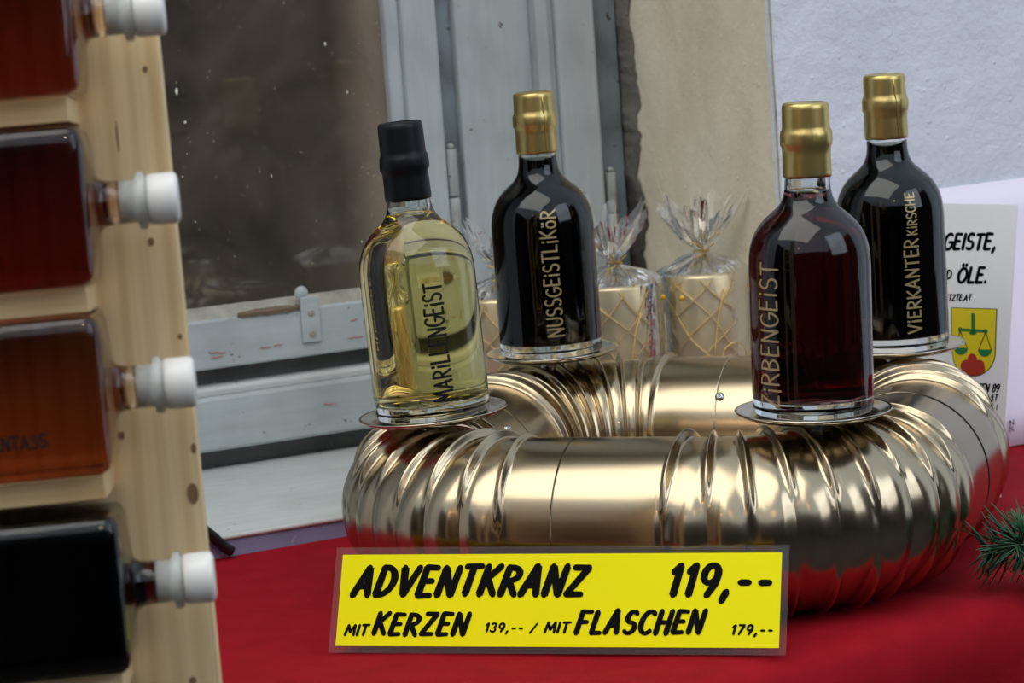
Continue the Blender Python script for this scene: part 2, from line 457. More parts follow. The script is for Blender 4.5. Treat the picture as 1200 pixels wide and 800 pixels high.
# wall to the right of the window, with a slightly uneven plastered arris
def wall_block(name, u0, u1, mat, relief=.0012):
    V = []; F = []; nu, nz = 60, 70; z0, z1 = -.80, 1.5
    for i in range(nu + 1):
        for j in range(nz + 1):
            u = u0 + (u1 - u0) * i / nu; z = z0 + (z1 - z0) * j / nz
            V.append(W(u, VW + relief * noise.noise(Vector((u * 14, z * 14, 3.1))) * 2, z))
    for i in range(nu):
        for j in range(nz): a = i * (nz + 1) + j; F.append((a, a + nz + 1, a + nz + 2, a + 1))
    # thickness
    b = len(V); V += [W(u0, VW - .3, z0), W(u1, VW - .3, z0), W(u1, VW - .3, z1), W(u0, VW - .3, z1)]
    e = nu * (nz + 1)
    F += [(b, b + 3, b + 2, b + 1)]
    F += [tuple([b] + list(range(0, e + 1, nz + 1)) + [b + 1]), tuple([b + 3] + list(range(nz, e + nz + 1, nz + 1)) + [b + 2])]
    F += [tuple([b + 1] + list(range(e, e + nz + 1)) + [b + 2])]
    if u0 < 0: F += [tuple([b] + list(range(0, nz + 1)) + [b + 3])]
    return struct(mesh_obj(name, V, F, mat, smooth=False))


wall_block('wall_right', UC, 2.4, WALLM)
wall_block('wall_left', -2.4, -.62, WALLM)
# cream plastered reveal between the frame and the wall's arris
V = []; F = []; nv, nz = 40, 120; z0, z1 = -.80, 1.5
for i in range(nv + 1):
    for j in range(nz + 1):
        v = VW + (VF - .03 - VW) * i / nv; z = z0 + (z1 - z0) * j / nz
        du = .0016 * noise.noise(Vector((v * 22, z * 14, 9))) + .0007 * noise.noise(Vector((v * 70, z * 60, 2)))
        if i == 0: du = .0014 * noise.noise(Vector((0, z * 50, 5)))
        V.append(W(UC + du - .0006, v + (.0012 if i == 0 else 0), z))
for i in range(nv):
    for j in range(nz): a = i * (nz + 1) + j; F.append((a, a + 1, a + nz + 2, a + nz + 1))
struct(mesh_obj('wall_reveal_right', V, F, REVM, smooth=True))
# whitish paint lapping round the arris
V = []; F = []
for j in range(161):
    z = -.05 + j * .01; wv = .004 + .003 * noise.noise(Vector((z * 30, 1, 1))) + .003 * noise.noise(Vector((z * 90, 4, 1)))
    V += [W(UC - .0032, VW + .0022, z), W(UC - .0032, VW - max(.0008, wv), z)]
for j in range(160): F.append((2 * j, 2 * j + 1, 2 * j + 3, 2 * j + 2))
struct(mesh_obj('trim_1', V, F, WALLM))
# ragged mortar edge beside the frame
V = []; F = []
for j in range(301):
    z = .02 + j * .0022
    e = .006 * noise.noise(Vector((z * 28, 7, 1))) + .004 * noise.noise(Vector((z * 110, 3, 1)))
    d = VF + .012 + 1.6 * e
    V += [W(UC - .0022 + .2 * e, d + .004, z), W(UC - .0035 + .6 * e, d - .003, z), W(UC - .0040 + .7 * e, d - .010, z), W(UC - .003, d - .03, z)]
for j in range(300):
    for k in range(3): a = 4 * j + k; F.append((a, a + 1, a + 5, a + 4))
struct(mesh_obj('trim_2', V, F, MORT, smooth=True))
# wall under the window, lintel, rooms behind and floor
struct(wbox('wall_below_window', -.62, UC, VW - .004, -.62, -.80, -.006, WALLM, 0))
struct(wbox('wall_above_window', -.62, UC, VW, -.62, 1.25, 1.5, WALLM, 0))
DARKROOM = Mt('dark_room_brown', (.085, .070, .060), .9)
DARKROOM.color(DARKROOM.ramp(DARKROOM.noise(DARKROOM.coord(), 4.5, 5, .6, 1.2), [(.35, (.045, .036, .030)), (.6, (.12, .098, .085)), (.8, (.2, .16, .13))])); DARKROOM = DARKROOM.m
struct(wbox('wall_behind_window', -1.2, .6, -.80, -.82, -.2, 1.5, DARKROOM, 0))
FLOORM = Mt('dark_paving', (.05, .045, .04), .8)
FLOORM.color(FLOORM.ramp(FLOORM.noise(FLOORM.coord(), 3, 5), [(.3, (.016, .014, .013)), (.7, (.035, .031, .028))])); FLOORM = FLOORM.m
struct(bm_obj('floor', bbox_bm(-8, 8, -12, 1.5, -.85, -.80), FLOORM))

FAC = Mt('unseen_dark_wall', (.05, .045, .045), .9)  # unseen dark walls, added to dim reflections in bottles and pipe
FAC.color(FAC.ramp(FAC.noise(FAC.coord(), .9, 4), [(.3, (.02, .018, .018)), (.7, (.09, .075, .065))])); FAC = FAC.m
struct(bm_obj('unseen_wall_opposite', bbox_bm(-6, 6, -7.3, -7, -.80, 2.6), FAC))
struct(bm_obj('unseen_wall_left', bbox_bm(-4.8, -4.5, -7, -1.5, -.80, 2.8), FAC))
struct(bm_obj('unseen_wall_right', bbox_bm(4.5, 4.8, -7, .6, -.80, 2.8), FAC))

# sill
sill = struct(wbox('window_sill', -.62, UC - .001, -.2405, -.515, .0138, .0175, SILLM, .0015))
struct(wbox('window_sill_front', -.62, UC - .001, -.2425, -.30, -.045, .0142, LAV, .001))
# casement window, all its wooden members
win = struct(empty('window_1', WINM))
U0 = -.60
wbox('frame_gap_board', U0, UC - .006, VF - .012, VF - .03, .015, .040, GREY, .0005, win)
wbox('bottom_rail', U0, UC - .006, VF + .008, VF - .03, .0345, .0815, PAINT, .003, win)
wbox('bottom_rail_bevel', U0, UC - .006, VF + .003, VF - .03, .0800, .0895, SILLM, .003, win)
wbox('rail_groove', U0, .058, VF - .018, VF - .03, .085, .110, GREY, .0005, win)
wbox('casement_rail', U0, .058, VF, VF - .03, .1045, .1475, PAINT, .002, win)
wbox('casement_stile', .0240, .058, VF + .001, VF - .03, .1040, 1.24, PAINTV, .003, win)
wbox('stile_bead', .0105, .0255, VF - .005, VF - .03, .146, 1.24, PAINTV, .003, win)
wbox('left_stile', U0, -.54, VF + .001, VF - .03, .104, 1.24, PAINTV, .003, win)
wbox('frame_rebate', .056, .080, VF - .014, VF - .03, .085, 1.24, PAINTD, .001, win)
wbox('frame_post', .0775, .152, VF - .005, VF - .03, .086, 1.24, PAINTV, .003, win)
wbox('post_bead', .1510, .1635, VF + .008, VF - .03, .086, 1.24, PAINTV, .002, win)
wbox('second_stile_moulding', .1635, .170, VF + .003, VF - .03, .086, 1.24, PAINTV, .001, win)
wbox('second_stile', .170, .2095, VF + .009, VF - .03, .086, 1.24, PAINTV, .003, win)
wbox('outer_rebate', .2085, UC - .0055, VF - .008, VF - .03, .086, 1.24, PAINTD, .0015, win)
# putty ledge, chipped
V = []; F = []
PUT = paint_mat('cracked_putty', (.48, .47, .40), (.20, .17, .12), (.10, .07, .04), 'x', 1.0)
m = 260
for i in range(m + 1):
    u = U0 + (.024 - U0) * i / m
    a = .0015 * noise.noise(Vector((u * 60, 1, 0))) + .0010 * noise.noise(Vector((u * 190, 3, 0)))
    b = .0014 * noise.noise(Vector((u * 45, 8, 0)))
    V += [W(u, VF - .0005 + a, .1455 + a), W(u, VF - .003 - abs(b) * 1.5, .1482 + a), W(u, VF - .008 + b, .1515 + a * .6), W(u, VF - .0105, .1545 + b * .6), W(u, VF - .0145, .1572 + a * .4)]
for i in range(m):
    for k in range(4): q = 5 * i + k; F.append((q, q + 5, q + 6, q + 1))
p = mesh_obj('putty_bead', V, F, PUT, smooth=False); p.parent = win; p.matrix_basis = WINM.inverted()
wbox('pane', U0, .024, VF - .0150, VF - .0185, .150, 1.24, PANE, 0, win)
# paint flecks on the pane
parts = []
FLECK = Mt('paint_fleck', (.75, .75, .68), .6).m
for (x, y, r, e) in [(207, 107, .0024, 2.2), (217, 143, .0022, 1), (219, 180, .0010, 1), (214, 207, .0012, 1.6), (221, 161, .0007, 1), (381, 51, .0016, 2), (407, 108, .0012, 2), (318, 206, .0012, 2), (284, 228, .0006, 1), (331, 230, .0005, 1), (229, 260, .0010, 1.5), (424, 283, .001, 2), (243, 156, .0007, 1), (275, 300, .0006, 1), (352, 178, .0006, 1)]:
    c = on_plane(x, y, W(0, VF - .0146, 0), WN)
    rr = random.Random(x)
    pts = [c + WU * (r * .6 * math.cos(k * PI / 4) * rr.uniform(.6, 1.2)) + Vector((0, 0, r * e * .6 * math.sin(k * PI / 4) * rr.uniform(.6, 1.2))) for k in range(8)]
    parts.append((pts, [tuple(range(8))]))
o = mesh_obj('paint_flecks', *merge(parts), FLECK); o.parent = win; o.matrix_basis = WINM.inverted(); o['kind'] = 'stuff'
ps = []
for (x0, y0, x1, y1) in [(244, 413, 266, 413), (304, 408, 318, 406), (320, 405, 332, 403), (411, 376, 419, 373), (408, 396, 426, 394), (379, 473, 396, 473), (247, 420, 262, 417)]:
    pts = [on_plane(x0 + (x1 - x0) * q / 6, y0 + (y1 - y0) * q / 6 + .5 * math.sin(q * 2 + x0), W(0, VF + (.0093 if y0 > 440 else .0008), 0), WN) for q in range(7)]
    ps.append(tube(pts, .0004, 5, [.4, 1, .8, 1, .6, .9, .3]))
o = mesh_obj('red_scratches', *merge(ps), Mt('red_scratch', (.55, .10, .10), .7).m); o.parent = win; o.matrix_basis = WINM.inverted(); o['kind'] = 'stuff'
V = []; F = []
for i in range(61):
    u = -.150 + .062 * i / 60; e = noise.noise(Vector((u * 120, 5, 2))); e2 = noise.noise(Vector((u * 260, 9, 2))); k = math.sin(PI * i / 60) ** .4
    V += [W(u, VF + .0012, .1475 - .0022 * k + .0012 * e), W(u, VF + .0018, .1490 + .0006 * e2), W(u, VF - .001, .1490 + .0030 * k + .0015 * e2)]
for i in range(60):
    for k in range(2): q = 3 * i + k; F.append((q, q + 3, q + 4, q + 1))
o = mesh_obj('rotten_edge', V, F, paint_mat('rotten_wood', (.20, .14, .09), (.07, .045, .03), (.45, .43, .38), 'x', 1.0)); o.parent = win; o.matrix_basis = WINM.inverted()
# hinges
def hinge(u, v, za, zb, n):
    prof = []; V, F = [], []
    ps = []
    for k in range(n):
        a = za + (zb - za) * k / n + .0008; b = za + (zb - za) * (k + 1) / n - .0008
        v0, f0 = lathe([(0, a), (.0046, a), (.0052, a + .001), (.0052, b - .001), (.0046, b), (0, b)], 16)
        ps.append((v0, f0))
    v0, f0 = lathe([(0, zb), (.003, zb), (.0036, zb + .002), (.0018, zb + .004), (0, zb + .0045)], 14); ps.append((v0, f0))
    V, F = merge(ps)
    o = mesh_obj('hinge', [W(u, v, 0) + Vector(q) for q in V], F, PAINTD2, smooth=True); o.parent = win; o.matrix_basis = WINM.inverted()
PAINTD2 = paint_mat('hinge_paint', (.48, .52, .52), (.2, .18, .15), (.10, .06, .04), 'z', 1)
hinge(.0640, VF - .004, .185, .272, 2)
hinge(.2185, VF + .002, .160, .236, 2)
# bracket on the casement rail with two screws
br = bm_obj('corner_bracket', bbox_bm(-.0085, .0085, -.0012, .0012, -.020, .020, .0006), PAINT)
br.parent = win; br.matrix_basis = WINM.inverted() @ Matrix.Translation(W(-.0835, VF + .0015, .1370)) @ Matrix.Rotation(A, 4, 'Z')
V, F = lathe([(0, 0), (.0058, 0), (.0064, .001), (.0058, .0022), (0, .0026)], 20)
o = mesh_obj('bracket_eye', [W(-.0895, VF - .001, .1605) + WU * q[0] + Vector((0, 0, q[1])) + WN * q[2] for q in V], F, PAINT, smooth=True); o.parent = win; o.matrix_basis = WINM.inverted()
for zz in (.1435, .1250):
    V, F = lathe([(0, 0), (.0032, 0), (.0030, .0012), (.0012, .0018), (.0008, .0012), (0, .0012)], 16)
    o = mesh_obj('screw', [W(-.0830, VF + .0027, zz) + WU * q[0] + Vector((0, 0, q[1])) + WN * q[2] for q in V], F, PUT, smooth=False); o.parent = win; o.matrix_basis = WINM.inverted()

# ------------------------------------------------------------------ table and cloth
EA = math.radians(38.6); EX = Vector((math.cos(EA), math.sin(EA), 0)); EB = Vector((-math.sin(EA), math.cos(EA), 0)); F0 = Vector((.063, -.302, 0))
V = []; F = []
a0, a1, na = -.49, .95, 220
RND = .028
cols = []
for i in range(na + 1):
    a = a0 + (a1 - a0) * i / na
    base = F0 + EX * a
    bmax = (VW + .003 - base.dot(WN)) / EB.dot(WN)
    if bmax < .05: bmax = .05
    col = []
    nb = 90
    for j in range(nb + 1):
        b = bmax * (1 - j / nb)
        p = base + EB * b
        q = Vector((p.x * 7, p.y * 7, 0))
        z = -.0006 - .0012 * abs(noise.noise(q))
        rr = max(0, min(1, (.14 - b) / .12))
        z -= rr * .003 * (noise.noise(Vector((a * 9, b * 14, 5))) + .35)
        z -= .010 * rr * max(0, noise.noise(Vector((a * 16 + b * 10, 2, 1))))
        uu, vv = p.dot(WU), p.dot(WN)
        back = max(0, 1 - (vv - VW) / .07)
        if uu < .0: z += .0015 * back * back * (1 + .5 * noise.noise(Vector((uu * 9, 0, 0)))) * max(0, min(1, (uu + .36) / .1)) * max(0, min(1, (-uu) / .05))
        if b < RND: z -= RND - math.sqrt(max(0, RND ** 2 - (RND - b) ** 2))
        col.append(Vector((p.x, p.y, z)))
    zend = col[-1].z
    for j in range(1, 40):
        d = j / 39 * .42
        fold = .030 * noise.noise(Vector((a * 11 - d * 1.5, 1, 0))) + .010 * noise.noise(Vector((a * 27 + d * 2, 6, 0)))
        k = min(1, d / .12)
        p = base + EB * (-(fold + .006) * k)
        col.append(Vector((p.x, p.y, zend - d)))
    cols.append(col)
# side drop at the left end of the table
side = []
for q in range(1, 26):
    th_ = min(1, q / 8) * PI / 2; dn = 0 if q <= 8 else (q - 8) / 17 * .40
    c2 = []
    for j, p in enumerate(cols[0]):
        off = RND * math.sin(th_); dz = RND * (1 - math.cos(th_)) + dn
        f_ = (.014 * noise.noise(Vector((p.dot(EB) * 11, 3, q * .02))) + .012) * min(1, dn / .1)
        c2.append(Vector((p.x, p.y, max(p.z - dz, min(p.z, cols[0][90].z - .40) if j > 90 else -9))) - EX * (off + (f_ if j <= 90 else f_ * .5)))
    side.append(c2)
cols = side[::-1] + cols; na = len(cols) - 1
m = len(cols[0])
V = [v for c in cols for v in c]
for i in range(na):
    for j in range(m - 1): q = i * m + j; F.append((q, q + m, q + m + 1, q + 1))
cl = mesh_obj('tablecloth', V, F, CLOTH, smooth=True)
tag(cl, 'plain red tablecloth covering the table and hanging over its front edge', 'tablecloth')
t = empty('display_table', Matrix.Translation((0, 0, -.80)), 'market table hidden under the plain red cloth', 'table')
TOPM = Mt('table_board', (.35, .25, .15), .6).m
cor = [F0 + EX * -.9 + EB * .03, F0 + EX * .25 + EB * .03]
V = []
pl = [F0 + EX * -.48 + EB * .03, F0 + EX * .55 + EB * .03]
for p in list(pl):
    pass
back = []
for p in reversed(pl):
    bm_ = (VW + .01 - p.dot(WN)) / EB.dot(WN); back.append(p + EB * bm_)
poly = pl + back
V = [Vector((p.x, p.y, z + .80)) for z in (-.030, -.0085) for p in poly]
o = mesh_obj('tabletop', V, [(3, 2, 1, 0), (4, 5, 6, 7), (0, 1, 5, 4), (1, 2, 6, 5), (2, 3, 7, 6), (3, 0, 4, 7)], TOPM, t)
for p in poly:
    c = sum(poly, Vector()) / 4; q = p.lerp(c, .18)
    bm_obj('leg', bbox_bm(q.x - .02, q.x + .02, q.y - .02, q.y + .02, 0, .77, .002), TOPM, t)

# ------------------------------------------------------------------ wreath of four stovepipe elbows
PSI = -.30571; L_, R_ = .16472, .10839; S_ = L_ - R_; PR = .060
Wm = Matrix.Rotation(PSI, 4, 'Z')
wreath = empty('stovepipe_wreath', Wm, 'champagne gold ring of four wrinkled stovepipe elbows carrying the round bottle plates', 'wreath')
NF = 10


def elbow(k, la, lb):
    """corner k; arc centre, start angle; la/lb straight collar lengths before/after the bend"""
    cx, cy = [(S_, -S_), (S_, S_), (-S_, S_), (-S_, -S_)][k]; ang0 = -PI / 2 + k * PI / 2
    stations = []  # (type, t)
    st = [(-la, 0), (-la + .0015, 0)] + [(-la + (la - .004) * i / 4, 0) for i in range(1, 5)]
    arcL = R_ * PI / 2; ft = [arcL * (i + .0) / (NF - 1) for i in range(NF)]
    ts = set()
    for f_ in ft:
        for d in (-.0046, -.0034, -.0025, -.0019, -.0014, -.0009, -.0004, 0, .0004, .0009, .0014, .0019, .0025, .0034, .0046): ts.add(round(f_ + d, 6))
    for i in range(NF - 1):
        for q in (.32, .5, .68): ts.add(round(ft[i] + (ft[i + 1] - ft[i]) * q, 6))
    T = [-la, -la + .0012] + [-la + (la - .006) * i / 4 for i in range(1, 5)] + sorted(ts) + [arcL + .006 + (lb - .006) * i / 4 for i in range(0, 4)] + [arcL + lb - .0012, arcL + lb]
    T = sorted(set(T)); NS = 96; V = []; F = []
    for t_ in T:
        if t_ < 0: a = ang0; off = t_
        elif t_ > arcL: a = ang0 + PI / 2; off = t_ - arcL
        else: a = ang0 + t_ / R_; off = 0
        tx, ty = -math.sin(a), math.cos(a); nx, ny = math.cos(a), math.sin(a)
        c = (cx + R_ * nx + tx * off, cy + R_ * ny + ty * off)
        near = min(ft, key=lambda f_: abs(f_ - t_)); d = t_ - near; fi = ft.index(near)
        inside = -.001 < t_ < arcL + .001
        pan = 0
        if 0 < t_ < arcL:
            fr = (t_ / arcL * (NF - 1)) % 1; pan = math.sin(PI * fr)
        for s in range(NS):
            ph = 2 * PI * s / NS; co = math.cos(ph)   # ph=0 outer side
            ad = math.degrees(math.acos(max(-1, min(1, co))))
            jig = 8 * math.sin(fi * 2.3 + k)
            w = max(0, min(1, (ad - 12 - jig) / 38)); w = w * w * (3 - 2 * w)
            hgt = .0058 + .0012 * math.sin(fi * 1.7 + k * 2 + ph)
            ridge = hgt * w * math.exp(-(abs(d) / .0017) ** 2.2)
            valley = -.0011 * (1 - w * .7) * math.exp(-(d / .0042) ** 2)
            r = PR + ridge + valley + pan * (.0016 * (1 - w) + .0007) - (.0010 * w * (1 if inside else 0))
            V.append((c[0] + nx * co * r, c[1] + ny * co * r, max(.0004, PR + math.sin(ph) * r)))
    m = len(T)
    for i in range(m - 1):
        for s in range(NS): F.append((i * NS + s, i * NS + (s + 1) % NS, (i + 1) * NS + (s + 1) % NS, (i + 1) * NS + s))
    # small inward return at the overlapping end
    b = len(V)
    for s in range(NS):
        ph = 2 * PI * s / NS; a = ang0; tx, ty = -math.sin(a), math.cos(a); nx, ny = math.cos(a), math.sin(a)
        c = (cx + R_ * nx - tx * la, cy + R_ * ny - ty * la); r = PR - .0016
        V.append((c[0] + nx * math.cos(ph) * r, c[1] + ny * math.cos(ph) * r, PR + math.sin(ph) * r))
    for s in range(NS): F.append((s, (s + 1) % NS, b + (s + 1) % NS, b + s))
    e = mesh_obj('pipe_elbow', V, F, PIPE, wreath, smooth=True)
    # spigot: the inner sleeve bridging the joint behind the start of this elbow
    V = []; F = []
    for j, (off, r) in enumerate([(-.012, PR - .0010), (.012, PR - .0010)]):
        a = ang0; tx, ty = -math.sin(a), math.cos(a); nx, ny = math.cos(a), math.sin(a)
        c = (cx + R_ * nx + tx * (off - la), cy + R_ * ny + ty * (off - la))
        for s in range(NS):
            ph = 2 * PI * s / NS; V.append((c[0] + nx * math.cos(ph) * r, c[1] + ny * math.cos(ph) * r, PR + math.sin(ph) * r))
    for s in range(NS): F.append((s, (s + 1) % NS, NS + (s + 1) % NS, NS + s))
    mesh_obj('joint_sleeve', V, F, [PIPE, DARKM][k in (1,)] if False else PIPE, e, smooth=True)
    if k == 1:
        a = ang0; tx, ty = -math.sin(a), math.cos(a); nx, ny = math.cos(a), math.sin(a); V = []; F = []
        for off in (-.0024, -.0002):
            c = (cx + R_ * nx + tx * (off - la), cy + R_ * ny + ty * (off - la)); r = PR + .0004
            V += [(c[0] + nx * math.cos(2 * PI * s / NS) * r, c[1] + ny * math.cos(2 * PI * s / NS) * r, PR + math.sin(2 * PI * s / NS) * r) for s in range(NS)]
        for s in range(NS): F.append((s, (s + 1) % NS, NS + (s + 1) % NS, NS + s))
        mesh_obj('joint_gap', V, F, DARKM, e, smooth=True)
    return e


SL = 2 * S_
seam = [.32, .50, .53, .50]     # seam position along front, right, back, left straights (share from the straight's start)
GAP = [.0004, .0022, .0004, .0008]
# elbow k begins on straight k (k=0 is the front-right elbow, starting on the front straight)
elb = []
for k in range(4):
    la = SL * (1 - seam[k]) - GAP[k]; lb = SL * seam[(k + 1) % 4] - 0
    elb.append(elbow(k, la, lb))


def rivet(parent, pos, nrm, s=.0028):
    V, F = lathe([(0, -.001), (s * 1.25, -.001), (s * 1.3, .0004), (s, .0008), (s * .8, .0016), (s * .45, .0018), (s * .35, .0010), (0, .0010)], 18)
    q = Vector(nrm).to_track_quat('Z', 'Y')
    return mesh_obj('rivet', [Vector(pos) + q @ Vector(v) for v in V], F, STEEL, parent, smooth=True)


def pipe_surf(k, off, ph):
    a = -PI / 2 + k * PI / 2; cx, cy = [(S_, -S_), (S_, S_), (-S_, S_), (-S_, -S_)][k]
    n = Vector((math.cos(a) * math.cos(ph), math.sin(a) * math.cos(ph), math.sin(ph)))
    p = Vector((cx + R_ * math.cos(a) + math.sin(a) * -off * -1 * -1, 0, 0))
    tx, ty = -math.sin(a), math.cos(a)
    p = Vector((cx + R_ * math.cos(a) + tx * off, cy + R_ * math.sin(a) + ty * off, PR)) + n * PR
    return p, n


p, n = pipe_surf(2, -.055, math.radians(180 - 38)); rivet(elb[2], p, n)
p, n = pipe_surf(3, -.030, math.radians(180 - 42)); rivet(elb[3], p, n)
p, n = pipe_surf(0, -.070, math.radians(-50)); rivet(elb[0], p, n)
# candle plates: tilt to the left/right as seen; bottle positions follow
TILT = {0: (-2.3, .0), 1: (-.3, 0), 2: (1.6, 0), 3: (.4, 0)}
CORN = {0: (-S_, -S_, 1.25 * PI - .010), 1: (-S_, S_, .75 * PI + .071), 2: (S_, -S_, -.25 * PI + .038), 3: (S_, S_, .25 * PI - .0015)}
PLZ = .1300
seats = {}
for i in range(4):
    cx, cy, a = CORN[i]
    loc = Vector((cx + R_ * math.cos(a), cy + R_ * math.sin(a), 0)); world = Wm @ loc; world.z = PLZ
    M = Matrix.Translation(world) @ Matrix.Rotation(math.radians(TILT[i][0]), 4, 'Y') @ Matrix.Rotation(math.radians(TILT[i][1]), 4, 'X')
    seats[i] = M
    V, F = lathe([(0, 0), (.040, 0), (.044, .0006), (.0500, .0032), (.0516, .0036), (.0520, .0030), (.0512, .0020), (.0448, -.0010), (.040, -.0016), (0, -.0016)], 96)
    pl = mesh_obj('candle_plate', [Wm.inverted() @ (M @ Vector(v)) for v in V], F, PLATE, wreath, smooth=True)
    V, F = lathe([(0, .001), (.009, -.001), (.009, -.018), (.007, -.020), (0, -.020)], 20)
    mesh_obj('plate_bolt', [Wm.inverted() @ (M @ Vector(v)) for v in V], F, STEEL, pl, smooth=True)

# ------------------------------------------------------------------ round bottles
OUT = [(0, .0022), (.012, .0020), (.030, .0006), (.0350, 0), (.0378, .0006), (.0393, .0024), (.0398, .006), (.0400, .020), (.0400, .094), (.0396, .101), (.0386, .107), (.0368, .1125), (.0345, .117), (.0315, .1212), (.0280, .1247), (.0240, .1280), (.0205, .1308), (.0178, .1340), (.0160, .1380), (.0150, .1430), (.0147, .150), (.0147, .182)]
INN = [(0, .0112), (.020, .0106), (.032, .0102), (.0358, .0112), (.0372, .0135), (.0376, .020), (.0376, .094), (.0372, .100), (.0362, .1055), (.0345, .1108), (.0322, .1152), (.0292, .1192), (.0258, .1225), (.0220, .1256), (.0186, .1285), (.0158, .1318), (.0140, .1362), (.0130, .142), (.0127, .150), (.0127, .182)]


def bottle(i, liq, level, capmat, capz, text, tang, tz0, tlen, th, ink, label, extra=None, capstyle=0):
    M = seats[i] @ Matrix.Translation((0, 0, .0006)) @ Matrix.Rotation(-PI / 2, 4, 'Z') @ Matrix.Diagonal((1, 1, 1.038, 1))
    b = empty('round_bottle', M, label, 'bottle', 'round bottles on the wreath')
    rl = next(r for r, z in INN if z >= level)
    V, F = lathe(OUT + [q for q in INN[::-1] if q[1] > level] + [(rl, level), (0, level)], 128)
    mesh_obj('glass_body', V, F, GLASS, b, smooth=True, recalc=False)
    pr = [q for q in INN if q[1] < level - .0001]
    pr += [(rl, level - .00008), (0, level - .00008)]
    V, F = lathe(pr, 96); mesh_obj('liquid', V, F, liq, b, smooth=True)
    z = capz; top = .1965
    cp = [(.0148, z), (.0158, z - .0002), (.0160, z + .002), (.0158, z + .014), (.0160, z + .0185), (.0170, z + .0200), (.0171, z + .0235), (.0171, z + .0265), (.0166, z + .0285), (.0158, z + .0300), (.0156, z + .0320), (.0155, top - .004), (.0152, top - .0015), (.0142, top - .0002), (.0125, top), (.0120, top - .0006), (0, top - .0006)]
    n = 72; V, F = lathe(cp, n)
    rnd = random.Random(i)
    W2 = []
    for v in V:
        v = Vector(v); rr = math.hypot(v.x, v.y)
        if rr > 1e-4:
            an = math.atan2(v.y, v.x)
            k = 1 + .010 * noise.noise(Vector((math.cos(an) * 3 + i, math.sin(an) * 3, v.z * 160))) + (.02 * noise.noise(Vector((math.cos(an) * 6, math.sin(an) * 6 + i, v.z * 300))) if z + .017 < v.z < z + .03 else 0)
            zz = v.z + (.0009 * noise.noise(Vector((math.cos(an) * 2, math.sin(an) * 2, i * 3.3))) if v.z < z + .004 else 0)
            v = Vector((v.x * k, v.y * k, zz))
        W2.append(v)
    c = mesh_obj('capsule', W2, F, capmat, b, smooth=True)
    # inner cork
    V, F = lathe([(0, z - .000), (.0122, z), (.0122, z + .03), (0, z + .03)], 32); mesh_obj('cork', V, F, Mt('cork_%d' % i, (.35, .22, .1), .8).m, b, smooth=False)
    if capstyle:   # tear strip
        for a_, s_ in capstyle:
            pts = [(.0163 * math.cos(a_ + s_ * q / 8), .0163 * math.sin(a_ + s_ * q / 8), top - .003 - .043 * q / 8) for q in range(9)]
            pts = [(x_ * (1.06 if z + .019 < z_ < z + .029 else 1), y_ * (1.06 if z + .019 < z_ < z + .029 else 1), z_) for x_, y_, z_ in pts]
            v_, f_ = tube(pts, .0004, 6); mesh_obj('tear_thread', v_, f_, capmat, c, smooth=True)
    # lettering wraps on the glass: text runs upwards, letter tops to the left
    def wrap(off):
        def f(x, y):
            a_ = tang - (y + off) / .0402
            return Vector((.0402 * math.cos(a_ - PI / 2 + PI / 2), .0402 * math.sin(a_), tz0 + x))
        return f
    # local frame: after the -90 deg turn, local +x looks towards -y world
    def mk(txt, z0, ln, h, sw, sd, offs=0):
        def f(x, y):
            a_ = tang - (y + offs) / .0402; zz = z0 + x; rr = .0400
            for (r1, z1), (r2, z2) in zip(OUT[3:], OUT[4:]):
                if z1 <= zz <= z2: rr = r1 + (r2 - r1) * (zz - z1) / (z2 - z1 + 1e-9)
            return Vector(((rr + .0003) * math.cos(a_), (rr + .0003) * math.sin(a_), zz))
        return text_ribbons(txt, h, ln, sw, f, 0, .20, .05, sd)
    ps = [mk(text, tz0, tlen, th, .0017 if ink is INKK else .0013, i)]
    if extra: ps.append(mk(extra[0], extra[1], extra[2], extra[3], .0010, i + 9, .0005))
    o = mesh_obj('lettering', *merge(ps), ink, b, recalc=False)
    sm = o.modifiers.new('thick', 'SOLIDIFY'); sm.thickness = .00025; sm.offset = 1
    return b


# angle tang: 0 faces world -y; positive turns to the viewer's right; the letter baseline lies on the right
bottle(0, LIQ_Y, .1355, BLACKF, .1455, 'MARiLLENGEiST', math.radians(27), .0145, .0775, .0125, INKK, 'round bottle of pale yellow spirit with a black capsule, lettered MARiLLENGEiST')
bottle(1, LIQ_K, .1455, GOLDF, .1515, 'NUSSGEiSTLiKoR', math.radians(17), .0180, .0930, .0120, INKG, 'round bottle of black liqueur with gold capsule and NUSSGEiSTLiKöR lettering', capstyle=[(.5, .05)])
bottle(2, LIQ_R, .1400, GOLDF, .1500, 'ZiRBENGEiST', math.radians(-35), .0090, .0900, .0150, INKG, 'round bottle of dark red-brown spirit with gold capsule, lettered ZiRBENGEiST, nearest of the four')
bottle(3, LIQ_C, .1455, GOLDF, .1510, 'ViERKANTER', math.radians(24), .0155, .0660, .0105, INKG, 'round bottle of dark cherry liqueur with gold capsule, lettered ViERKANTER KiRSCHE', extra=('KiRSCHE', .0850, .0290, .0075), capstyle=[(.35, .2)])

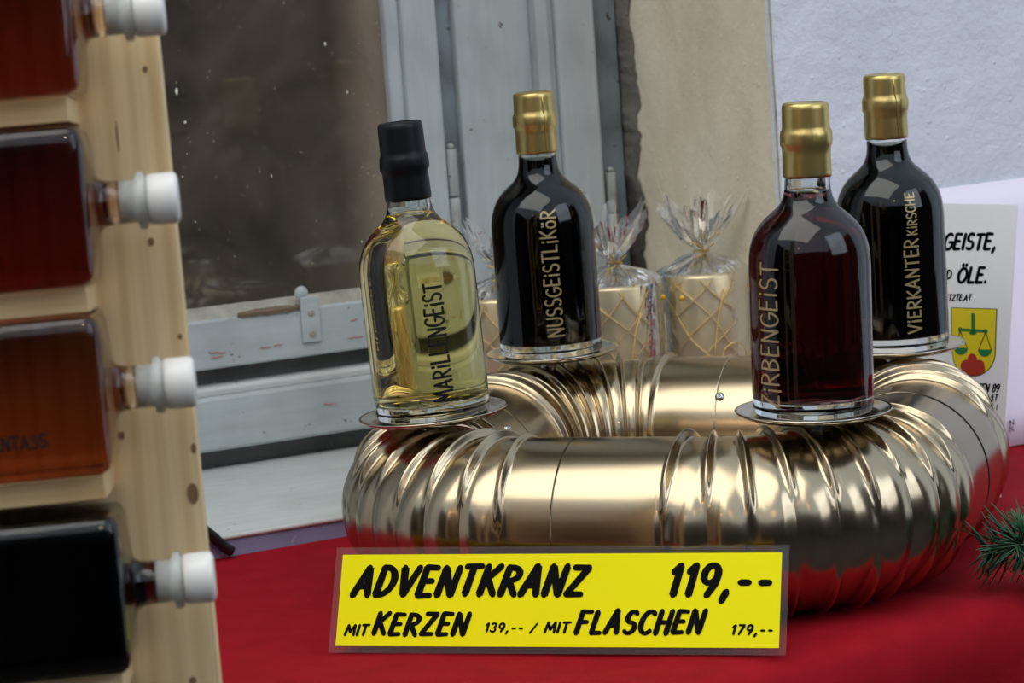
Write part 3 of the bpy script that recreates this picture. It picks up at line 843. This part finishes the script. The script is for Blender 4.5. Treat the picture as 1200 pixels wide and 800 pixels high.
# ------------------------------------------------------------------ price sign leaning on the front pipe
BL = Vector((-.236, -.220, .0008)); BR = Vector((.0588, -.2892, .0008)); sx = (BR - BL).normalized(); LEN = (BR - BL).length
th = math.radians(27); back = Vector((-sx.y, sx.x, 0))
sy = Vector((back.x * math.sin(th), back.y * math.sin(th), math.cos(th))); sz = sx.cross(sy)
HS = .0705
sg = empty('price_sign', frame_matrix(BL, sx, sy, sz), 'yellow laminated card lettered ADVENTKRANZ leaning against the front pipe', 'sign')
bm = bbox_bm(0, LEN, 0, HS, -.0004, 0, .0)
bm_obj('laminate', bm, LAMI, sg)
EDG = film('laminate_edge', .22, .3)
def ring_rect(x0, x1, y0, y1, w, z):
    V = [(x0, y0, z), (x1, y0, z), (x1, y1, z), (x0, y1, z), (x0 + w, y0 + w, z), (x1 - w, y0 + w, z), (x1 - w, y1 - w, z), (x0 + w, y1 - w, z)]
    return V, [(0, 1, 5, 4), (1, 2, 6, 5), (2, 3, 7, 6), (3, 0, 4, 7)]
bm_obj('card', bbox_bm(.0048, LEN - .0045, .0045, HS - .0050, .0000, .0003), YEL, sg)


def sgl(x, y):
    p = on_plane(x, y, BL + sz * .0004, sz) - BL; return p.dot(sx), p.dot(sy)


def sign_text(txt, x0, x1, ybase, ytop, stroke, slant=.28, brush=.35, jit=.03, seed=1, gap=.17):
    a = sgl(x0, ybase); b = sgl(x1, ybase); c = sgl((x0 + x1) / 2, ytop)
    h = c[1] - (a[1] + b[1]) / 2; dy = (b[1] - a[1]) / (b[0] - a[0])
    f = lambda x, y: Vector((a[0] + x, a[1] + y + dy * x, .00055))
    return text_ribbons(txt, h, b[0] - a[0], stroke, f, slant, gap, jit, seed, brush, True, 2e-6)


ps = [sign_text('ADVENTKRANZ', 413, 690, 697, 664, .0053, .30, .30, .03, 3, .24),
      sign_text('119,--', 782, 909, 697, 661, .0050, .25, .2, .02, 4, .32),
      sign_text('MIT', 404, 432, 744, 732, .0019, .25, .2, .0, 5, .22),
      sign_text('KERZEN', 437, 550, 743, 719, .0039, .28, .30, .04, 6, .27),
      sign_text('139,--', 568, 614, 740, 730, .0016, .25, .2, .0, 7, .35),
      sign_text('/', 621, 630, 741, 730, .0014, .3, .2, .0, 8),
      sign_text('MIT', 638, 668, 741, 729, .0019, .25, .2, .0, 9, .22),
      sign_text('FLASCHEN', 674, 827, 742, 716, .0039, .28, .30, .04, 10, .27),
      sign_text('179,--', 857, 907, 743, 732, .0017, .25, .2, .0, 11, .35)]
for q in ps: mesh_obj('lettering', *q, INKS, sg, recalc=False)

# ------------------------------------------------------------------ papers on the right
ye = math.radians(-41); pe = Vector((math.cos(ye), math.sin(ye), 0)); B = Vector((.246, .1386, .0005)); T = Vector((.2728, .1693, .2224))
pu = (T - B).normalized(); pu = (pu - pe * pu.dot(pe)).normalized(); pn = pe.cross(pu)
if pn.dot(CAM - B) < 0: pn = -pn
H = (T - B).dot(pu); WD = .150
nt = empty('notice_sheet', frame_matrix(B, pe, pu, pe.cross(pu)), 'white notice with GEISTE and ÖLE text and a yellow coat of arms with green scales', 'notice')
V = []; F = []
zoff = 1 if pe.cross(pu).dot(CAM - B) > 0 else -1
nx_, ny_ = 10, 10
for i in range(nx_ + 1):
    for j in range(ny_ + 1):
        V.append((-WD + WD * i / nx_, H * j / ny_, 0))
for i in range(nx_):
    for j in range(ny_): q = i * (ny_ + 1) + j; F.append((q, q + ny_ + 1, q + ny_ + 2, q + 1))
sh = mesh_obj('sheet', V, F, PAPER, nt); sh.modifiers.new('thick', 'SOLIDIFY').thickness = .0006; sh.modifiers['thick'].offset = 0


def ptl(x, y):
    p = on_plane(x, y, B, pn) - B; return p.dot(pe), p.dot(pu)


def ptext(txt, x0, x1, yb, yt, sw, seed, slant=.2, brush=.2, gap=.18):
    a = ptl(x0, yb); b = ptl(x1, yb); c = ptl((x0 + x1) / 2, yt); h = c[1] - (a[1] + b[1]) / 2; dy = (b[1] - a[1]) / (b[0] - a[0])
    return text_ribbons(txt, h, b[0] - a[0], sw, lambda x, y: Vector((a[0] + x, a[1] + y + dy * x, zoff * .0006)), slant, gap, .02, seed, brush)


ps = [ptext('GEISTE,', 1106, 1169, 292, 274, .0029, 1), ptext('D', 1109, 1116, 327, 317, .0018, 2), ptext('ÖLE.', 1122, 1159, 331, 313, .0029, 3),
      ptext('ETZTE.AT', 1108, 1139, 352, 345, .0012, 4), ptext('RTEN 89', 1142, 1172, 459, 450, .0014, 5), ptext('X.AT', 1154, 1170, 469, 462, .0012, 6), ptext('I', 1167, 1170, 480, 474, .0009, 7)]
for q in ps: mesh_obj('lettering', *q, INKS, nt, recalc=False)


def poly_obj(name, pts, mat, parent, z):
    V = []
    for x, y in pts: a, b = ptl(x, y); V.append((a, b, zoff * z))
    return mesh_obj(name, V, [tuple(range(len(V)))], mat, parent)


CY = Mt('crest_yellow', (.82, .66, .01), .5).m; CG = Mt('crest_green', (.01, .20, .06), .5).m; CR = Mt('crest_red', (.45, .03, .02), .5).m
def shield(g):
    L = [(1116 - g, 361 - g), (1168 + g, 362.5 - g), (1166.5 + g, 407)]
    L += [(1141.5 + (25 + g) * math.cos(math.radians(a)), 412 + (28 + g) * math.sin(math.radians(a))) for a in range(8, 173, 11)]
    return L + [(1116.5 - g, 407)]
poly_obj('crest_outline', shield(.9), INKK, nt, .0005)
cr = poly_obj('crest', shield(0), CY, nt, .0007)
# red three-part hill, green scales
hill = [(1127, 436)] + [(1133 + 6.5 * math.cos(math.radians(a)), 428 + 6.5 * math.sin(math.radians(a))) for a in range(180, 291, 18)] + [(1140 + 5.5 * math.cos(math.radians(a)), 420 + 6 * math.sin(math.radians(a))) for a in range(170, 371, 20)] + [(1148 + 6.5 * math.cos(math.radians(a)), 428 + 6.5 * math.sin(math.radians(a))) for a in range(250, 361, 18)] + [(1155, 435), (1148, 439), (1141, 440), (1134, 439)]
poly_obj('crest_hill', hill, CR, cr, .0009)
vs = []
def line2(p, q, w):
    dx, dy = q[0] - p[0], q[1] - p[1]; d = math.hypot(dx, dy); nx, ny = -dy / d * w / 2, dx / d * w / 2
    pts = [(p[0] + nx, p[1] + ny), (p[0] - nx, p[1] - ny), (q[0] - nx, q[1] - ny), (q[0] + nx, q[1] + ny)]
    V = []
    for x, y in pts: a, b = ptl(x, y); V.append((a, b, zoff * .0010))
    vs.append((V, [(0, 1, 2, 3)]))
line2((1126, 386), (1156, 388), 3.2); line2((1141, 367), (1141, 392), 4); line2((1137, 390), (1145, 390), 3)
def blob(cx_, cy_, rx, ry, a0=0, a1=360):
    V = []
    for k in range(13):
        a_ = math.radians(a0 + (a1 - a0) * k / 12); a, b = ptl(cx_ + rx * math.cos(a_), cy_ + ry * math.sin(a_)); V.append((a, b, zoff * .0010))
    vs.append((V, [tuple(range(13))]))
blob(1126, 386, 2.4, 2.6, 0, 330); blob(1156, 388, 2.4, 2.6, 0, 330); blob(1127, 407.5, 8, 8, 0, 180); blob(1155, 409.5, 8, 8, 0, 180)
mesh_obj('crest_scales', *merge(vs), CG, cr); vs = []
for p_, q_ in [((1126, 388), (1119.5, 408)), ((1126, 388), (1134.5, 408)), ((1156, 389), (1147.5, 410)), ((1156, 389), (1162.5, 410))]: line2(p_, q_, .9)
mesh_obj('crest_cords', *merge(vs), INKK, cr)

# second, larger sheet leaning on the wall behind
c0 = Vector(W(.33, -.165, .0005)); up2 = (W(.33, VW + .004, .215) - c0); h2 = up2.length; up2.normalize()
s2 = empty('backing_sheet', frame_matrix(c0, WU, up2, WU.cross(up2)), 'plain pinkish white sheet leaning on the wall behind the crest notice', 'sheet')
V = []; F = []
for i in range(11):
    for j in range(9):
        V.append((.36 * i / 10 , h2 * j / 8 + (.0 if j < 8 else .002 * i / 10), .0025 * math.sin(j / 8 * PI)))
for i in range(10):
    for j in range(8): q = i * 9 + j; F.append((q, q + 9, q + 10, q + 1))
o = mesh_obj('sheet', V, F, PAPER2, s2, smooth=True); o.modifiers.new('thick', 'SOLIDIFY').thickness = .0005
n2 = WU.cross(up2)
def p2l(x, y):
    p = on_plane(x, y, c0, n2) - c0; return p.dot(WU), p.dot(up2)
a = p2l(1181, 499); b = p2l(1187, 499); c = p2l(1184, 493)
ps = [text_ribbons('N', c[1] - a[1], b[0] - a[0], .0009, lambda x, y: Vector((a[0] + x, a[1] + y, .0035 if n2.dot(CAM - c0) > 0 else -.0035)), .2)]
a2 = p2l(1181, 506)
ps.append(text_ribbons('N.', c[1] - a[1], b[0] - a[0], .0008, lambda x, y: Vector((a2[0] + x, a2[1] + y, .0035 if n2.dot(CAM - c0) > 0 else -.0035)), .2))
lt = mesh_obj('lettering', *merge(ps), INKK, s2, recalc=False); lt['kind'] = 'stuff'

# ------------------------------------------------------------------ candles in cellophane on the sill
CR_ = .0365; CH = .1440


def candle(u, v, rot, label, seed, net=True, gems=((0, .5),)):
    M = Matrix.Translation(W(u, v, .0178)) @ Matrix.Rotation(A - PI / 2, 4, 'Z')   # local +x towards the camera side
    c = empty('wrapped_candle', M, label, 'candle', 'gold candles wrapped in cellophane on the sill')
    V, F = lathe([(0, 0), (CR_ - .002, 0), (CR_, .002), (CR_, CH - .003), (CR_ - .001, CH - .001), (CR_ - .003, CH), (.006, CH - .001), (0, CH - .002)], 72)
    mesh_obj('wax_pillar', V, F, SATIN, c, smooth=True)
    v_, f_ = tube([(0, 0, CH - .003), (.0006, 0, CH + .004), (0, .001, CH + .010)], .0009, 6); mesh_obj('wick', v_, f_, Mt('wick_%d' % seed, (.8, .78, .7), .8).m, c)
    # glitter net on the film: crossing wavy lines + curls
    rn = random.Random(seed); ps = []; RN = CR_ + .0022
    for k in range(9):
        a0 = 2 * PI * k / 9 + rot
        for s_ in (1, -1):
            pts = []
            for q in range(31):
                z_ = .004 + (CH - .008) * q / 30; a_ = a0 + s_ * (z_ / .044) + .10 * math.sin(z_ * 90 + k) * s_
                pts.append((RN * math.cos(a_), RN * math.sin(a_), z_))
            ps.append(tube(pts, (.00075), 4, [1 + .5 * rn.random() for _ in pts]))
    def curl(a_c, z_c, r_, w_=.0007):
        pts = []
        for q in range(29):
            tq = q / 28; an = -.6 * PI + tq * 1.75 * PI; rr_ = r_ * (1 - .35 * tq)
            pts.append(((RN + .0004) * math.cos(a_c + rr_ * math.cos(an) / RN), (RN + .0004) * math.sin(a_c + rr_ * math.cos(an) / RN), z_c + rr_ * math.sin(an)))
        ps.append(tube(pts, w_, 5, [1 + .4 * rn.random() for _ in pts]))
    for (a_, z_) in gems:
        curl(a_, z_ * CH, .016); curl(a_, z_ * CH - .036, .011)
        pts = [((RN + .0006) * math.cos(a_ + x_), (RN + .0006) * math.sin(a_ + x_), z_ * CH + y_) for x_, y_ in [(-.50, -.006), (-.42, .012), (-.34, .032), (-.22, .050), (-.10, .060)] if z_ * CH + y_ < CH]
        ps.append(tube(pts, .0009, 5))
        pts = [((RN + .0006) * math.cos(a_ + .9 + x_), (RN + .0006) * math.sin(a_ + .9 + x_), z_ * CH + y_) for x_, y_ in [(-.50, -.05), (-.42, -.02), (-.3, .0), (-.12, .030), (-.05, .055)] if z_ * CH + y_ < CH]
        ps.append(tube(pts, .0007, 5))
    o = mesh_obj('glitter_net', *merge(ps), GLIT, c, smooth=True); o['kind'] = 'stuff'
    for (a_, z_) in gems + ((gems[0][0] + .75, .93), (gems[0][0] - 1.1, .9)):
        bm = bmesh.new(); bmesh.ops.create_uvsphere(bm, u_segments=16, v_segments=10, radius=.0024)
        for v in bm.verts: v.co = Vector((v.co.x * .8 + (RN + .001) * math.cos(a_), v.co.y + (RN + .001) * math.sin(a_), v.co.z + z_ * CH - .004))
        bm_obj('gem', bm, GEM, c, smooth=True)
    # cellophane bag
    nk = CH + .013; NS = 120; rows = []
    for q in range(46):
        tq = q / 45; rows.append(tq)
    V = []; F = []
    prof = []
    for q in range(14): prof.append((CR_ + .0028, CH * .995 * q / 13, 0))
    prof += [(CR_ + .0026, CH + .001, .1), (CR_ * .93, CH + .0035, .5), (CR_ * .75, CH + .0065, .9), (CR_ * .55, CH + .009, 1), (CR_ * .36, CH + .0115, 1), (.0070, nk + .001, 1), (.0050, nk + .004, 1), (.0060, nk + .007, 1.1), (.0100, nk + .012, 1.3), (.0170, nk + .017, 1.5), (.0240, nk + .023, 1.8), (.0280, nk + .031, 1.8), (.0310, nk + .040, 1.9)]
    for q, (r, z_, cr_) in enumerate(prof):
        for s_ in range(NS):
            a_ = 2 * PI * s_ / NS
            nn = noise.noise(Vector((math.cos(a_) * 3 + seed * 7, math.sin(a_) * 3, z_ * 22)))
            n3_ = noise.noise(Vector((math.cos(a_) * 9 + seed, math.sin(a_) * 9, z_ * 60)))
            rr_ = r * (1 + (.30 * nn + .28 * n3_) * cr_) + (0 if cr_ else .0005 * (abs(nn) + abs(n3_)))
            zz = z_ + (.012 * nn + .010 * n3_) * max(0, cr_ - 1) * 1.6 + .002 * nn * cr_
            if r < .009: rr_ = r * (1 + .2 * n3_)
            rr_ = min(rr_, .0425)
            lean = max(0, z_ - nk) * .25 * math.sin(seed * 2.1)
            V.append((rr_ * math.cos(a_), rr_ * math.sin(a_) + lean, max(.0002, zz)))
    for i in range(len(prof) - 1):
        for s_ in range(NS): F.append((i * NS + s_, i * NS + (s_ + 1) % NS, (i + 1) * NS + (s_ + 1) % NS, (i + 1) * NS + s_))
    mesh_obj('cellophane_bag', V, F, FILM, c, smooth=False)
    ps = [tube([(.0066 * math.cos(k * .6), .0066 * math.sin(k * .6), nk + .003 + k * .0001) for k in range(12)], .0007, 6)]
    for (dy, dz) in ((-.018, .010), (-.014, -.004), (.006, .006)):
        ps.append(tube([(.007, 0, nk + .003), (.011, dy * .5, nk + .004 + dz * .7), (.012, dy, nk + .004 + dz)], .0007, 6))
    mesh_obj('gold_tie', *merge(ps), GLIT, c, smooth=True)


candle(.021, -.330, .2, 'cellophane-wrapped gold candle on the sill, leftmost, mostly hidden by bottles', 1, gems=((.9, .52),))
candle(.1185, -.312, .7, 'middle cellophane-wrapped gold candle, right beside the NUSSGEiSTLiKöR bottle', 2, gems=((.15, .42),))
candle(.2045, -.316, 1.3, 'rightmost cellophane-wrapped gold candle, with a round amber gem in a curl', 3, gems=((.10, .50),))

# ------------------------------------------------------------------ fir twig
def fir(p0, p1, seed):
    rn = random.Random(seed); n = 150
    d = (p1 - p0); L = d.length; t = d.normalized(); side = t.cross(Vector((0, 0, 1))).normalized(); up = side.cross(t)
    e = empty('fir_twig', Matrix.Translation(p0), 'green fir twig on the red cloth, pointing at the pipe from the right edge', 'twig')
    def ax(s): return d * s + up * (.006 * math.sin(s * 3)) 
    v_, f_ = tube([ax(s / 12) for s in range(13)], .0021, 8, [1.25 - .55 * s / 12 for s in range(13)]); mesh_obj('stem', v_, f_, TWIG, e, smooth=True)
    ps = []
    side_tw = [(.45, side * .6 + t * .8 - up * .2, .035), (.62, -side * .7 + t * .6 + up * .1, .03), (.3, side * .5 + t * .5 - up * .7, .03)]
    axes = [(ax, 1.0, 230, None)]
    for s0, dr, ln in side_tw:
        q0 = ax(s0); dr = dr.normalized(); v_, f_ = tube([q0, q0 + dr * ln * .5, q0 + dr * ln], .0011, 6, [1, .8, .5]); mesh_obj('side_stem', v_, f_, TWIG, e, smooth=True)
        axes.append(((lambda s, q0=q0, dr=dr, ln=ln: q0 + dr * ln * s), .8, 70, dr))
    for f, sc, cnt, dr in axes:
        tt = dr or t; sd = tt.cross(Vector((0, 0, 1))).normalized(); uu = sd.cross(tt)
        for k in range(cnt):
            s = (k + rn.random()) / cnt; base = f(min(1, s * .98)); a_ = rn.uniform(0, 2 * PI)
            rad = sd * math.cos(a_) + uu * math.sin(a_)
            dirn = (rad * rn.uniform(.75, 1.1) + tt * rn.uniform(.25, .9)).normalized()
            ln = rn.uniform(.023, .036) * sc * (1 if s < .9 else .7)
            bend = tt * .002 * rn.uniform(-1, 1)
            b0 = base; b1 = base + dirn * ln * .5 + bend; b2 = base + dirn * ln
            for b_ in (b1, b2):
                wz = (p0 + b_).z
                if wz < .0015: b_.z += .0015 - wz
            ps.append(tube([b0, b1, b2], .0009, 4, [.8, 1, .35]))
    o = mesh_obj('needles', *merge(ps), NEEDLE, e, smooth=True); o['kind'] = 'stuff'


fir(Vector((.312, -.163, .0240)), Vector((.1985, -.141, .0250)), 5)

# ------------------------------------------------------------------ black cable behind the cloth edge
pts = [W(-.52, -.31, .0220), W(-.43, -.28, .0222), W(-.36, -.250, .0300), W(-.330, -.238, .0410), W(-.312, -.236, .042), W(-.294, -.236, .034), W(-.279, -.236, .020), W(-.270, -.2365, .010), W(-.264, -.2365, .0052)]
sm = []
for i in range(len(pts) - 1):
    for q in range(4): sm.append(pts[i].lerp(pts[i + 1], q / 4))
sm.append(pts[-1])
c = mesh_obj('power_cable', *tube(sm, .0042, 12), CABLE, smooth=True); tag(c, 'black cable curving down over the lavender sill front beside the rack', 'cable')

# ------------------------------------------------------------------ rack with lying square flasks
DR = 1.300; K = .94
O = CAM + ray(220, 400) * DR
ry = math.radians(7.5); rl = math.radians(5)
RX = Vector((math.cos(ry), math.sin(ry), 0)); RB = Vector((-math.sin(ry), math.cos(ry), 0))
RU = Vector((0, 0, 1)) * math.cos(rl) + RB * math.sin(rl); RN_ = RX.cross(RU)
pa = on_plane(183, 50, O, RN_) - O; pb = on_plane(257, 800, O, RN_) - O
dd = (pa - pb).normalized(); ti = -math.atan2(dd.dot(RX), dd.dot(RU)) * .85
X2 = RX * math.cos(ti) + RU * math.sin(ti); U2 = RU * math.cos(ti) - RX * math.sin(ti); RX, RU = X2, U2
RM = frame_matrix(O, RX, -RN_, RU)      # local: x right, y away from the camera, z up


def rl2(x, y, off=0):
    """pixel to rack-local x,z on the plane y = -off"""
    p = on_plane(x, y, O + RN_ * off, RN_) - O; return p.dot(RX), p.dot(RU)


# keep the lower end on the floor
zlow = (-.80 - O.z) / RU.z + .01
rack = empty('bottle_rack', RM, 'pine display rack with cross strips carrying the lying square flasks', 'rack')
bm = bbox_bm(-.105, 0, 0, .018, zlow, .42, .0008)
pk = bm_obj('upright_plank', bm, WOOD, rack)
for x, y, rx, rz in [(170, 81, .0022, .0025), (177, 283, .0026, .003), (226, 578, .0045, .008), (143, 510, .0020, .003), (227, 525, .002, .004), (138, 160, .0007, .012), (226, 797, .003, .003), (211, 394, .002, .002)]:
    a, b = rl2(x, y)
    V = [(a + .6 * rx * math.cos(k * PI / 8), -.0003, b + .62 * rz * math.sin(k * PI / 8)) for k in range(16)]
    mesh_obj('knot', V, [tuple(range(16))], KNOT, pk)
bm_obj('upright_plank', bbox_bm(-.42, -.315, 0, .018, zlow, .42, .0008), WOOD, rack)
BH = .0385 * K
neck_px = [(130, 16), (152, 236), (172, 452), (190, 681)]
end_px = [90, 107, 127, 150]
strip_px = [(78, 109, 144), (101, 329, 364), (122, 556, 588), (144, 788, 822)]
WOODX = WOOD.copy(); WOODX.name = 'pine_wood_crosswise'
for nd in WOODX.node_tree.nodes:
    if nd.type == 'MAPPING':
        s = list(nd.inputs['Scale'].default_value); nd.inputs['Scale'].default_value = (s[2], s[1], s[0])
DEP = 2 * BH + .001
for k_, (x, ya, yb) in enumerate(strip_px + [(60, -110, -76)]):
    a = rl2(x, ya, .060); b = rl2(x, yb, .060)
    top_ = a[1] if k_ > 3 else rl2(*neck_px[k_], BH + .001)[1] - BH - .0002
    bm_obj('cross_strip', bbox_bm(-.42, a[0], -.060, 0, top_ - .0115, top_, .0006), WOODX, rack)


def rsq(a, p): return (abs(math.cos(a)) ** p + abs(math.sin(a)) ** p) ** (-1 / p)


def flask(i, liq, fill, label, words=None):
    # local frame: axis along +x (neck), y away, z up; origin at the body's right end centre
    ex, ez = rl2(end_px[i], neck_px[i][1], BH + .001)
    _, ez = rl2(neck_px[i][0], neck_px[i][1], BH + .001)
    M = RM @ Matrix.Translation((ex, -(BH + .001), ez)) @ Matrix.Scale(K, 4)
    f = empty('square_flask', M, label, 'bottle', 'square flasks lying on the rack')
    n = 96

    BH0 = .0385

    def loft(sec, inner=0):
        V = []; F = []
        for x, h, p in sec:
            for k in range(n):
                a = 2 * PI * k / n + .001; r = h * rsq(a, p); V.append((x, r * math.cos(a), r * math.sin(a)))
        for q in range(len(sec) - 1):
            for k in range(n): F.append((q * n + k, q * n + (k + 1) % n, (q + 1) * n + (k + 1) % n, (q + 1) * n + k))
        return V, F
    P = 14
    outer = [(-.160, .030, P), (-.1605, .034, P), (-.159, BH0 - .0012, P), (-.156, BH0, P), (-.006, BH0, P), (-.0035, BH0 - .0006, P), (-.0012, BH0 - .0022, P), (0, BH0 - .0050, P), (.0010, BH0 - .012, 10), (.0020, .020, 6), (.0028, .0155, 3), (.0042, .0125, 2), (.0065, .0112, 2), (.010, .0106, 2), (.0215, .0106, 2), (.0222, .0125, 2), (.0228, .0142, 2), (.0258, .0142, 2), (.0268, .0128, 2), (.0272, .0108, 2)]
    inner = [(.0272, .0088, 2), (.010, .0088, 2), (.005, .0092, 2), (.0022, .0108, 2), (.0004, .0140, 3), (-.0008, .020, 6), (-.0016, BH0 - .010, 10), (-.0026, BH0 - .0060, P), (-.0042, BH0 - .0036, P), (-.007, BH0 - .0028, P), (-.150, BH0 - .0028, P), (-.153, BH0 - .006, P), (-.1535, .028, P)]
    allp = outer
    V, F = loft(allp); F.append(tuple(range(n))); F.append(tuple((len(allp) - 1) * n + k for k in range(n)))
    g0 = len(V); vi, fi = loft([(.0272, .0088, 2), (fill, .0088, 2)]); fi.append(tuple(range(n, 2 * n))[::-1]); fi.append(tuple(range(n)))
    mesh_obj('glass_body', V, F, GLASS, f, smooth=True)
    lq = [q for q in inner if q[0] < .0105][::-1]; lq.append((fill, .0088, 2))
    V, F = loft(lq); F.append(tuple(range(n))); F.append(tuple((len(lq) - 1) * n + k for k in range(n)))
    mesh_obj('liquid', V, F, liq, f, smooth=True)
    # stopper: plug in the neck and a barrel cap
    V, F = lathe([(0, .0141), (.0095, .0141), (.0100, .0143), (.0100, .0271), (0, .0271)], 48)
    mesh_obj('stopper_plug', [(z_, y_, x_) for x_, y_, z_ in V], F, PLUGM, f, smooth=True)
    V, F = lathe([(0, .0272), (.0118, .0274), (.0124, .0285), (.0126, .032), (.0126, .0395), (.0120, .0415), (.0100, .0424), (0, .0424)], 48)
    mesh_obj('stopper', [(z_, y_, x_) for x_, y_, z_ in V], F, WHITEP, f, smooth=True)
    if words:
        ax0, az0 = rl2(words[1], words[3], 2 * BH); ax1, az1 = rl2(words[2], words[3], 2 * BH); _, az2 = rl2(words[1], words[4], 2 * BH)
        V, F = text_ribbons(words[0], (az2 - az0) / K, (ax1 - ax0) / K, .0013, lambda x, y: Vector(((ax0 - ex) / K + x, -BH0 - .0003, (az0 - ez) / K + y)), 0, .2, .05, 3)
        mesh_obj('lettering', V, F, INKK, f, recalc=False)


flask(0, LIQ_A1, .0140, 'topmost lying square flask on the rack, cut by the upper frame edge, orange-brown')
flask(1, LIQ_A2, .0140, 'dark red-brown lying square flask, second from top on the rack')
flask(2, LIQ_A3, .0140, 'amber lying square flask lettered ENTASS, third from top on the rack', ('ENTASS', -7, 56, 529, 514))
flask(3, LIQ_A4, .0140, 'almost black lying square flask, lowest on the rack')
